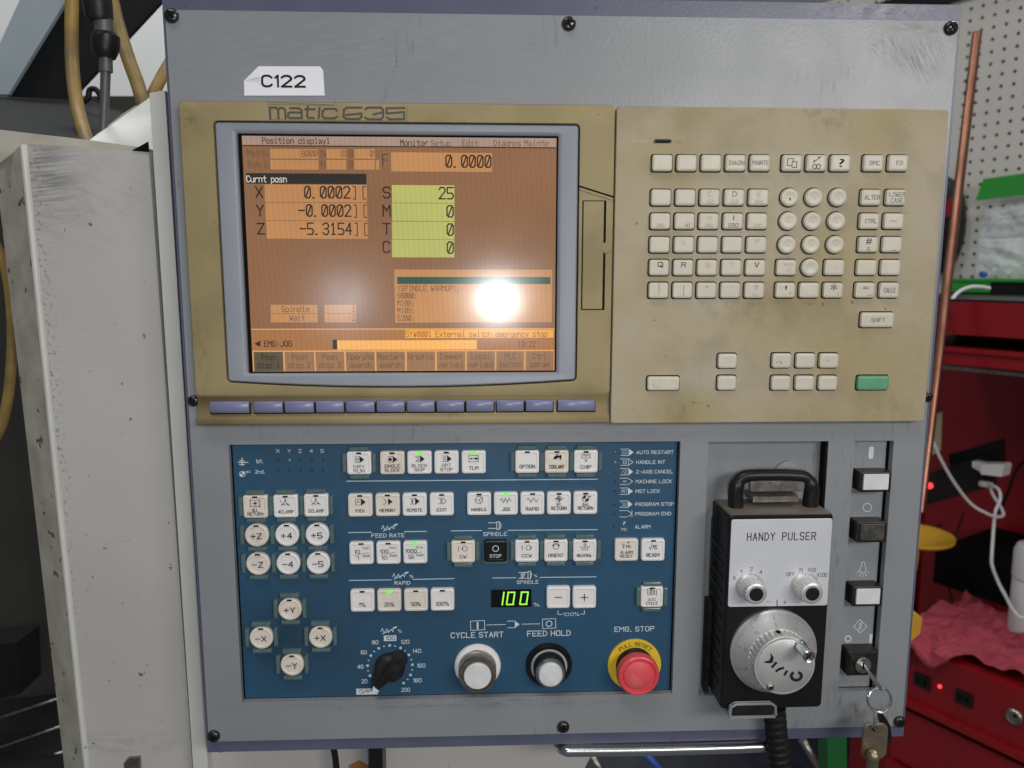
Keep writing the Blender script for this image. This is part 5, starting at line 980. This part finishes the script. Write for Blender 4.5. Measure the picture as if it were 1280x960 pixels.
# head of the machine above
wall = add('wall', prism([U(-250, -200, -1.4), U(420, -200, -1.4), U(420, 260, -1.4), U(-250, 260, -1.4)], (0, .05, 0)), WALL, None, smooth=0); tag(wall, kind='structure')
head = thing('sloping_beam', 'pale blue sloping machine beam with a black underside at the upper left', 'machine beam', tuple(U(60, 120, -.35)))
head['kind'] = 'thing'
add('beam_face', front_poly([(30, -12), (90, -12), (10.5, 118), (-12, 118), (-12, 80)], .33, .005), BEAM, head, smooth=0)
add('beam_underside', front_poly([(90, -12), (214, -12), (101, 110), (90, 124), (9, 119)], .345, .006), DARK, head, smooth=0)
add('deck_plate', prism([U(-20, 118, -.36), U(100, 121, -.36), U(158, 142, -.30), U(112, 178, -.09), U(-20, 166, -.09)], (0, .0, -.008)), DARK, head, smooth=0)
def hose(pts, r, label, mat=HOSE):
    o = add('hose', tube(smooth_path([U(x, y, -d_) for x, y, d_ in pts], 8), r, 14), mat); return tag(o, label, 'hose')
hose([(90, -15, .18), (89.5, 40, .18), (91, 90, .17), (97, 135, .15), (105, 165, .12), (112, 185, .10)], .0053, 'grimy yellow hose hanging straight down nearest the blue beam')
hose([(136, -15, .18), (147, 30, .18), (160, 72, .17), (172, 105, .16), (182, 140, .14)], .0056, 'yellow hose running obliquely down behind the valve')
hose([(214, 76, .20), (203, 95, .19), (190, 120, .18)], .005, 'short yellow hose end showing beside the console corner')
hose([(-8, 300, .16), (8, 340, .16), (15, 400, .16), (13, 470, .16), (4, 525, .16), (-12, 560, .16)], .0042, 'dark yellow hose bowing out at the left edge of the picture')
vp = lambda x, y: U(x, y, -.10)
PIPE = pm('grey_pipe_metal', (0.13, 0.13, 0.13), 0.5, 0.5)
val = thing('coolant_valve', 'black valve and grey metal pipe hanging between the two yellow hoses', 'valve', tuple(vp(130, 160)))
def vl(name, pts, mat):
    V = []; n = 18
    for x, y, r in pts:
        p = vp(x, y); rr2 = r * .00064; V += [(p.x + rr2 * math.cos(2 * math.pi * i / n), p.y + rr2 * math.sin(2 * math.pi * i / n), p.z) for i in range(n)]
    m_ = len(pts); F = [(j * n + i, (j + 1) * n + i, (j + 1) * n + (i + 1) % n, j * n + (i + 1) % n) for j in range(m_ - 1) for i in range(n)] + [tuple(range(n)), tuple(reversed(range((m_ - 1) * n, m_ * n)))]
    add(name, (V, F), mat, val)
vl('mount', [(120, -10, 16), (122, 5, 16), (124, 22, 15), (126, 27, 12)], DUSTY); vl('neck', [(129, 24, 10), (130, 44, 10)], PIPE)
vl('body', [(131, 41, 12), (132, 46, 15.5), (132, 60, 15.5), (132, 68, 13), (133, 73, 10)], BLACK)
vl('collar', [(132, 72, 7.5), (132.5, 90, 7.5)], PIPE); vl('pipe', [(132, 89, 5.6), (131, 125, 5.4), (129, 160, 4.6), (125, 200, 4.2)], PIPE)
lp = add('cable_loop', tube(smooth_path([U(104, 128, -.25), U(110, 122, -.25), U(112, 113, -.25), U(118, 111, -.25), U(124, 117, -.25), U(127, 125, -.25)], 6), .0026, 10), RUBBER); tag(lp, 'black cable loop standing up on the dark deck plate', 'cable')
cb = add('hanging_cable', tube([U(415, 925, -.03), U(419, 945, -.03), U(424, 990, -.03)], .0024, 10), RUBBER); tag(cb, 'thin black cable hanging under the console', 'cable')
cb = add('support_leg', front_poly([(461, 930), (478, 930), (479, 990), (462, 990)], .02, .02), BLACK, smooth=0); tag(cb, 'black support leg under the console bottom edge', 'support')
lb = add('warning_label', front_poly([(436, 957), (449, 950.5), (462, 958), (460, 990), (436, 990)], .0445, .0003), pm('orange_label', (.42, .15, .03), .6), smooth=0); tag(lb, 'orange label corner on the machine panel below the console', 'label')

# ================================================================== bench wall to the right
def wpt(s, o, z): return tuple(WQ + WD * s + WN * o + Vector((0, 0, z)))
def wbox(s0, s1, z0, z1, o0, o1):
    v = [wpt(s, o, z) for s in (s0, s1) for o in (o1, o0) for z in (z0, z1)]
    return v, [(0, 1, 3, 2), (4, 6, 7, 5), (0, 4, 5, 1), (2, 3, 7, 6), (0, 2, 6, 4), (1, 5, 7, 3)]
def SZ(px, py, off): p = W(px, py, off); return (p - WQ).dot(WD), p.z
# pegboard with real holes
a, zr = SZ(1213.7, 11, 0); P0 = .0254
peg = thing('pegboard', 'off white perforated pegboard on the wall behind the tool bench', 'pegboard', wpt(0, 0, -.1))
V, F = [], []
i0, i1 = -14, 16; j0, j1 = -29, 5
hr = .0041; nn = 10
for i in range(i0, i1):
    for j in range(j0, j1):
        s, z = a + i * P0, zr + j * P0; n = len(V)
        for k_ in range(nn):
            t = R(45) + 2 * math.pi * k_ / nn; cx_, cz_ = math.cos(t), math.sin(t); mx = max(abs(cx_), abs(cz_)); V.append(wpt(s + cx_ / mx * P0 / 2, 0, z + cz_ / mx * P0 / 2))
        corners = [(1, 1), (-1, 1), (-1, -1), (1, -1)]
        for k_ in range(nn):
            t = R(45) + 2 * math.pi * k_ / nn; V.append(wpt(s + hr * math.cos(t), 0, z + hr * math.sin(t)))
        for k_ in range(nn):
            t = R(45) + 2 * math.pi * k_ / nn; V.append(wpt(s + hr * math.cos(t), -.006, z + hr * math.sin(t)))
        cb_ = len(V); V += [wpt(s + x * P0 / 2, 0, z + y * P0 / 2) for x, y in corners]
        for k_ in range(nn):
            l2_ = (k_ + 1) % nn
            t0, t1 = 360 * k_ / nn, 360 * (k_ + 1) / nn; mid = [c_ for c_, t in ((1, 90), (2, 180), (3, 270)) if t0 < t < t1]
            F.append(tuple([n + k_] + [cb_ + c_ for c_ in mid] + [n + l2_, n + nn + l2_, n + nn + k_])); F.append((n + nn + k_, n + nn + l2_, n + 2 * nn + l2_, n + 2 * nn + k_))
add('perforated_board', (V, [f[::-1] for f in F]), PEG, peg, smooth=0)
add('backing', wbox(a + i0 * P0, a + i1 * P0, zr + j0 * P0, zr + j1 * P0, -.03, -.0065), GAP, peg, smooth=0)
za = SZ(1213.7, -2, .01)[1]
add('top_rail', wbox(a - .35, a + .4, za + .004, za + .05, 0, .012), DARK, peg, smooth=0)
# copper tube leaning
ct = thing('copper_tube', 'long copper tube leaning upright in front of the pegboard', 'copper tube', tuple(U(1150, 640, -.55)))
pth = [U(1150, 640, -.62), U(1187, 340, -.72), U(1221.5, 41, -.82)]
add('tube_wall', tube([pth[0].lerp(pth[2], i / 20) for i in range(21)], .0075, 20, False), COPPER, ct)
dd = (pth[2] - pth[0]).normalized(); add('tube_bore', tube([pth[2] - dd * .06, pth[2] - dd * .001], .0062, 20, True), GAP, ct)
# the tool chest
OF = .50
zT = SZ(1230, 378, OF)[1]; zH = SZ(1230, 420.5, OF)[1]; zS1 = SZ(1230, 438, OF)[1]; zS0 = SZ(1230, 459, OF)[1]
sL = SZ(1120, 420, OF)[0]; sR = sL + .75
chest = thing('tool_chest', 'open fronted red steel tool chest against the pegboard wall', 'tool chest', wpt(sL + .3, .25, zS0 - .3))
add('header', wbox(sL - .1, sR, zH, zT, .02, OF), RED, chest, smooth=0)
add('top_mat', wbox(sL - .1, sR, zT, zT + .004, .02, OF - .004), BLACK, chest, smooth=0)
add('shelf', wbox(sL - .1, sR, zS0, zS1, .04, OF), RED, chest, smooth=0)
add('shelf_lip', wbox(sL - .1, sR, zS1 - .006, zS1 + .002, OF, OF + .006), RED, chest, smooth=0)
add('under_rail', wbox(sL - .1, sR, zS0 - .012, zS0 - .006, OF - .03, OF - .02), DULLSTEEL, chest, smooth=0)
add('back_panel', wbox(sL - .8, sR, zS0 - 1.0, zS0, .02, .04), RED, chest, smooth=0)
add('side_wall', wbox(SZ(1148, 600, .3)[0], SZ(1148, 600, .3)[0] + .01, zS0 - .62, zS0, .28, .31), RED, chest, smooth=0)
add('drawer_slot_back', wbox(sL - .1, sR, zS1, zH, .04, .1), DARK, chest, smooth=0)
# lower chest
OL = .60
zC = SZ(1262, 858, OL)[1]; zD1 = SZ(1137.5, 877.5, OL)[1]; zD0 = SZ(1137.5, 890, OL)[1]
sl = SZ(1113, 930, OL)[0]
low = thing('drawer_cabinet', 'red steel drawer cabinet with outlets and a lock under the red cloth', 'drawer cabinet', wpt(sl + .3, .3, zD0 - .3))
add('top_drawer', wbox(sl, sl + .8, zD1, zC, .04, OL), RED, low, smooth=0)
add('drawer_pull', wbox(sl, sl + .8, zD1 - .004, zD1 + .006, OL, OL + .012), RED, low, smooth=0)
add('drawer_gap', wbox(sl + .003, sl + .8, zD0, zD1, .04, OL - .02), DARK, low, smooth=0)
zE = SZ(1113, 945, OL)[1]
add('lower_drawer', wbox(sl + .002, sl + .8, zE, zD0, .04, OL), RED, low, smooth=0)
add('drawer_pull', wbox(sl, sl + .8, zE - .016, zE - .005, OL - .02, OL + .012), RED, low, smooth=0)
add('base_drawer', wbox(sl, sl + .8, zE - .3, zE - .02, .04, OL - .01), RED, low, smooth=0)
for x0, x1, y0, y1 in ((1143, 1164, 841, 861), (1194.5, 1217, 862, 883)):
    s1, z1 = SZ((x0 + x1) / 2, (y0 + y1) / 2, OL); w = SZ(x1, y1, OL)[0] - SZ(x0, y1, OL)[0]
    o = add('outlet', wbox(s1 - w / 2, s1 + w / 2, z1 - .0115, z1 + .0115, OL, OL + .003), BLACK, low, smooth=0)
    for d_ in (-.25, .2): add('socket', wbox(s1 + d_ * w - .003, s1 + d_ * w + .003, z1 - .005, z1 + .004, OL + .003, OL + .0033), GAP, o, smooth=0)
def wlathe(name, px, py, off, prof, mat, parent, n=20):
    p = W(px, py, off); V = []
    for r, h_ in prof: V += [tuple(p + WD * (r * math.cos(2 * math.pi * i / n)) + Vector((0, 0, r * math.sin(2 * math.pi * i / n))) + WN * h_) for i in range(n)]
    m_ = len(prof); F = [(j * n + i, j * n + (i + 1) % n, (j + 1) * n + (i + 1) % n, (j + 1) * n + i) for j in range(m_ - 1) for i in range(n)] + [tuple(range((m_ - 1) * n, m_ * n))]
    return add(name, (V, F), mat, parent)
wlathe('power_light', 1175, 858, OL, [(.0030, 0), (.0028, .002), (.0012, .003)], REDLED, low)
lk = wlathe('drawer_lock', 1268.5, 895.5, OL, [(.0125, 0), (.0125, .004), (.0105, .006), (.0085, .006), (.0080, .005)], DULLSTEEL, low)
wlathe('keyway', 1268.5, 895.5, OL + .0062, [(.0026, 0), (.0024, .0004)], GAP, lk, 8)
# red cart and green post below
rc_ = add('red_cart_side', wbox(SZ(1062, 945, .45)[0], sl - .002, zE - .4, SZ(1085, 905, .45)[1], .30, .45), RED, smooth=0); tag(rc_, 'red steel cart side between the green post and the drawer cabinet', 'cart')
gp = add('green_post', front_poly([(1034, 900), (1058, 900), (1059, 1000), (1035, 1000)], .45, .03), GREENBAR, smooth=0); tag(gp, 'green steel post below the lower right of the console', 'post')
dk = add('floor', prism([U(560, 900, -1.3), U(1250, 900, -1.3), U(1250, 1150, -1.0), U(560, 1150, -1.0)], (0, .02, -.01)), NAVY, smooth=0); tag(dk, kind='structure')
for pts, m_, lbl in (([(735, 940), (772, 990)], DULLSTEEL, 'dull metal strut under the grab bar, left one'), ([(800, 935), (850, 990)], BLUEP, 'blue strut in the dark under the grab bar'), ([(1003, 925), (1030, 970)], DULLSTEEL, 'small metal strut in the dark beside the green post')):
    tag(add('strut', tube([U(x, y, -.6) for x, y in pts], .006, 10), m_), lbl, 'strut')

# ---- things on and in the chest
gt = thing('storage_bin', 'black plastic bin with a green rim on top of the tool chest', 'bin', tuple(W(1250, 374, .12)))
s0_, z0_ = SZ(1183, 371, .14); s1_, z1_ = SZ(1340, 349, .14)
add('bin_wall', wbox(s0_, s1_, zT + .004, z1_ - .004, .05, .14), BLACK, gt, smooth=0); add('rim', wbox(s0_ - .004, s1_, z1_ - .006, z1_, .045, .146), GREENP, gt, smooth=0)
add('green_panel', wbox(s0_, SZ(1238, 360, .14)[0], zT + .008, z1_ - .007, .14, .1425), GREENP, gt, smooth=0)
def bag(name, px0, py0, px1, py1, off, mat, label, seed, top=None, tilt=0.0):
    rnd = random.Random(seed); s0, z1 = SZ(px0, py0, off); s1, z0 = SZ(px1, py1, off); nx, nz = 22, 22; V = []; F = []
    from mathutils import noise as mn
    for side in (1, -1):
        for j in range(nz + 1):
            for i in range(nx + 1):
                u, v_ = i / nx, j / nz; bulge = (math.sin(math.pi * u) * math.sin(math.pi * min(1, v_ * 1.05))) ** .6 * .022
                nn_ = mn.fractal(Vector((u * 4 + seed, v_ * 4, side)), 1.0, 2.0, 4) * .012 * min(1, 6 * u, 6 * (1 - u), 6 * v_, 6 * (1 - v_))
                V.append(wpt(s0 + (s1 - s0) * u + tilt * (1 - v_) * .01, off + side * bulge + nn_, z0 + (z1 - z0) * (1 - v_) + tilt * u * .02 + .004 * math.sin(5 * u + seed) * v_))
    m1 = (nx + 1) * (nz + 1)
    for sd_ in (0, 1):
        for j in range(nz):
            for i in range(nx):
                q = [sd_ * m1 + j * (nx + 1) + i, sd_ * m1 + j * (nx + 1) + i + 1, sd_ * m1 + (j + 1) * (nx + 1) + i + 1, sd_ * m1 + (j + 1) * (nx + 1) + i]; F.append(tuple(q[::-1] if sd_ else q))
    t = thing(name, label, 'bag', wpt(s0, off, z0)); add('bag_film', (V, F), mat, t, smooth=180); return t, s0, s1, z0, z1
t1, a0, a1, b0, b1 = bag('plastic_bag', 1226, 262, 1345, 300, .045, CLEAR, 'clear plastic bag with a bright green zip strip hung on the pegboard', 3, tilt=1)
add('green_zip_strip', prism([W(1221, 251, .05), W(1231, 224, .05), W(1330, 210, .05), W(1330, 238, .05)], WN * .006), GREENP, t1, smooth=0)
t2, a0, a1, b0, b1 = bag('plastic_bag', 1224, 299, 1345, 352, .09, CLEAR, 'lower frosted plastic bag of small blue parts standing behind the bin', 9)
for i, (x, y, r) in enumerate(((1229, 343, .007), (1243, 338, .006), (1260, 341, .006), (1252, 332, .005))): wlathe('blue_part', x, y, .108, [(r, -.004), (r, .004), (r * .6, .006)], BLUEP if i == 0 else CLEAR, t2, 10)
# black and red hanging tool
ht = thing('hanging_tool', 'black rounded tool with a red patch hanging behind the copper tube', 'tool', tuple(W(1185, 330, .03)))
wl = [(.062, .0), (.064, .02), (.058, .035), (.040, .042), (.01, .044)]
p = W(1180, 283, .005); V = []
for r, h_ in wl: V += [tuple(p + WD * (.80 * r * math.cos(2 * math.pi * i / 32)) + Vector((0, 0, 1.75 * r * math.sin(2 * math.pi * i / 32))) + WN * h_) for i in range(32)]
add('case', (V, [(j * 32 + i, j * 32 + (i + 1) % 32, (j + 1) * 32 + (i + 1) % 32, (j + 1) * 32 + i) for j in range(4) for i in range(32)] + [tuple(range(128, 160))]), BLACK, ht)
add('red_patch', prism([W(1178, 255, .048), W(1190, 247, .048), W(1188, 270, .048), W(1176, 276, .048)], WN * .004), RED, ht, smooth=0)
# white cables, plug, charger, power bar
def cable(name, pts, r, label, mat=WHITEP):
    return tag(add(name, tube(smooth_path([W(x, y, o) for x, y, o in pts], 8), r, 10), mat), label, 'cable')
cable('charging_cable', [(1176, 402, .52), (1184, 384, .50), (1196, 367, .45), (1210, 359.5, .40), (1224, 358.5, .38), (1237, 360.5, .36)], .0031, 'white charging cable end curling over the red chest edge')
cable('charging_cable', [(1150, 525, .50), (1162, 543, .50), (1176, 574, .48), (1194, 605, .45), (1214, 630, .42), (1232, 641, .40), (1245, 646, .38), (1254, 644, .36), (1251, 634, .35), (1241, 618, .33), (1237, 606, .32)], .0027, 'white cable sagging across the dark chest to the charger plug')
cable('charging_cable', [(1231, 605.5, .33), (1240, 606.5, .34), (1249, 613, .35), (1250, 625, .36), (1244, 640, .37), (1242, 660, .40), (1240, 690, .42), (1240, 706, .44), (1248, 728, .48), (1257, 745, .50), (1266, 762, .52), (1278, 772, .52), (1295, 762, .50)], .0027, 'white cable dropping from the plug to the white canister')
cg = thing('wall_charger', 'white two pronged phone charger plugged into the power bar', 'charger', tuple(W(1240, 585, .32)))
B = [W(1222, 575, .33), W(1222, 582, .33), W(1236, 590, .33), W(1236, 577.5, .33)]; add('plug_neck', prism(B, WN * .02), WHITEP, cg, smooth=0)
B = [W(1236, 577, .33), W(1236, 590, .33), W(1262, 593, .33), W(1265, 580, .33), W(1262, 577.5, .33)]; add('plug_body', prism(B, WN * .03), WHITEP, cg, smooth=0)
pg_ = tag(add('cable_plug', tube([W(1225, 604.5, .33), W(1240, 607, .33)], .006, 10), WHITEP), 'white connector plugged in below the charger', 'plug')
pb = thing('power_bar', 'black power bar with a red glowing switch inside the tool chest', 'power bar', tuple(W(1200, 620, .28)))
B = [W(1150, 596, .27), W(1240, 566, .27), W(1246, 606, .27), W(1150, 634, .27)]; add('bar_body', prism(B, WN * .045), BLACK, pb, smooth=0)
B = [W(1195, 566, .24), W(1256, 548, .24), W(1258, 590, .24), W(1200, 600, .24)]; add('bar_back', prism(B, WN * .03), DARK, pb, smooth=0)
wlathe('switch_light', 1162.5, 607, .317, [(.006, 0), (.006, .003), (.003, .004)], REDLED, pb, 12)
tp = tag(add('tape_strip', prism([W(1160, 572, .30), W(1176, 563, .30), W(1178, 515, .30), W(1164, 519, .30)], WN * .002), TAPE, smooth=0), 'strip of cream masking tape on the red inside of the chest', 'tape')
cable('loose_cable', [(1170, 665, .25), (1175, 655, .25), (1183, 668, .25), (1187, 690, .25), (1192, 710, .25), (1205, 722, .25), (1218, 728, .25)], .0018, 'thin black cord curling in the dark behind the yellow funnel', RUBBER)
cable('loose_cable', [(1205, 640, .24), (1198, 660, .24), (1190, 690, .25), (1186, 730, .26), (1193, 762, .28)], .0020, 'thin black cable hanging straight down behind the yellow funnel', RUBBER)
cable('loose_cable', [(1250, 640, .12), (1262, 610, .12), (1272, 585, .12), (1290, 570, .12)], .0030, 'black cable rising to the right behind the charger', RUBBER)
# funnel
fp = W(1150, 672, .42); fn = thing('funnel', 'yellow plastic funnel sticking out behind the console edge', 'funnel', tuple(fp - Vector((0, 0, .05)))); n = 36; V = []
for r, z in ((.066, .008), (.069, .008), (.069, .002), (.060, -.004), (.020, -.016), (.012, -.022), (.010, -.06)): V += [(fp.x - .012 + r * math.cos(2 * math.pi * i / n), fp.y + r * math.sin(2 * math.pi * i / n), fp.z + z) for i in range(n)]
for r, z in ((.009, -.06), (.011, -.021), (.019, -.014), (.066, .008)): V += [(fp.x - .012 + r * math.cos(2 * math.pi * i / n), fp.y + r * math.sin(2 * math.pi * i / n), fp.z + z) for i in range(n)]
add('cone', (V, [(j * n + i, j * n + (i + 1) % n, (j + 1) * n + (i + 1) % n, (j + 1) * n + i) for j in range(10) for i in range(n)]), YPLASTIC, fn)
yb = tag(add('yellow_handle', front_poly([(1135, 765), (1147, 768.5), (1153, 772), (1150, 792), (1138, 802), (1130, 802)], .35, .03), YPLASTIC, smooth=0), 'yellow plastic handle end beside the red cloth', 'handle')
# white canister
cp_ = W(1292, 800, .40); can = thing('white_canister', 'white plastic canister with a rounded lid at the right edge', 'canister', tuple(cp_)); zc0 = W(1292, 797, .40).z; zc1 = W(1292, 722, .40).z; zc2 = W(1292, 678, .40).z
rc2 = .041
def cyl(name, prof, mat):
    n = 40; V = []
    for r, z in prof: V += [(cp_.x + r * math.cos(2 * math.pi * i / n), cp_.y + r * math.sin(2 * math.pi * i / n), z) for i in range(n)]
    m_ = len(prof); add(name, (V, [(j * n + i, j * n + (i + 1) % n, (j + 1) * n + (i + 1) % n, (j + 1) * n + i) for j in range(m_ - 1) for i in range(n)] + [tuple(range((m_ - 1) * n, m_ * n)), tuple(range(n))[::-1]]), mat, can)
cyl('jar', [(rc2 * .95, zc0), (rc2 * .97, zc0 + .004), (rc2 * .97, zc1 - .003), (rc2 * .93, zc1)], WHITEP); cyl('lid', [(rc2 * .93, zc1), (rc2, zc1 + .002), (rc2, zc2 - .014), (rc2 * .9, zc2 - .004), (rc2 * .7, zc2)], WHITEP)
# black clutter on the ledge
bb = tag(add('dark_backing_block', wbox(SZ(1165, 740, .3)[0], SZ(1330, 740, .3)[0], zC + .0, SZ(1220, 700, .3)[1], .06, .30), GAP, smooth=0), 'black case standing in the dark behind the red cloth', 'case')  # dark block added to darken the red chest back there
# red shop cloth over the ledge
from mathutils import noise as mn
sA, sB = SZ(1112, 800, OL)[0], SZ(1300, 860, OL)[0]; nx, ny = 130, 90; V = []; F = []
def ridge(p): return abs(mn.noise(p)) 
for j in range(ny + 1):
    for i in range(nx + 1):
        u, v_ = i / nx, j / ny
        wob = .03 * mn.noise(Vector((u * 3, 4.2, v_ * 2)))
        s = sA + (sB - sA) * u; ln_ = .36 + .285 * (1 - .22 * u) * v_ * (1.0 + .22 * mn.noise(Vector((u * 4.5, 1.7, 0)))) + wob
        edge = OL + .004
        f1 = (1 - 2.1 * ridge(Vector((u * 2.6 + v_ * 1.6, v_ * 3.4 - u * 1.4, 2.0)))); f2 = (1 - 2 * ridge(Vector((u * 7 - v_ * 3, v_ * 6 + u * 2, 7.0))))
        f3 = 1 - 2.4 * ridge(Vector((u * 2.2 + v_ * .6, v_ * 8.5 - u * 2.5, 11.0)))
        bump_ = .010 * max(0, f1) + .0060 * max(-.3, f3) + .0025 * f2 + .0030 * (1 - 3 * ridge(Vector((u * 9 - v_ * 4, v_ * 17 + u * 5, 21.0)))) + .0010 * mn.noise(Vector((u * 44, v_ * 38, 3)))
        bump_ += .010 * math.exp(-((v_ - .35 - .15 * math.sin(4 * u)) / .10) ** 2)
        if ln_ <= edge: o_, z_ = ln_, zC + .006 + max(-.004, bump_)
        else:
            dr = ln_ - edge; o_ = edge + .006 + max(0, bump_) * .8 + .004 * math.sin(dr * 40); z_ = zC + .006 + max(-.004, bump_) * math.exp(-dr * 25) - dr * .95
        V.append(wpt(s, o_, z_))
for j in range(ny):
    for i in range(nx): F.append((j * (nx + 1) + i, j * (nx + 1) + i + 1, (j + 1) * (nx + 1) + i + 1, (j + 1) * (nx + 1) + i))
rag = add('shop_cloth', (V, F), RAG, smooth=180); tag(rag, 'crumpled red shop cloth lying over the red drawer cabinet', 'cloth')
sm = rag.modifiers.new('thickness', 'SOLIDIFY'); sm.thickness = .0015
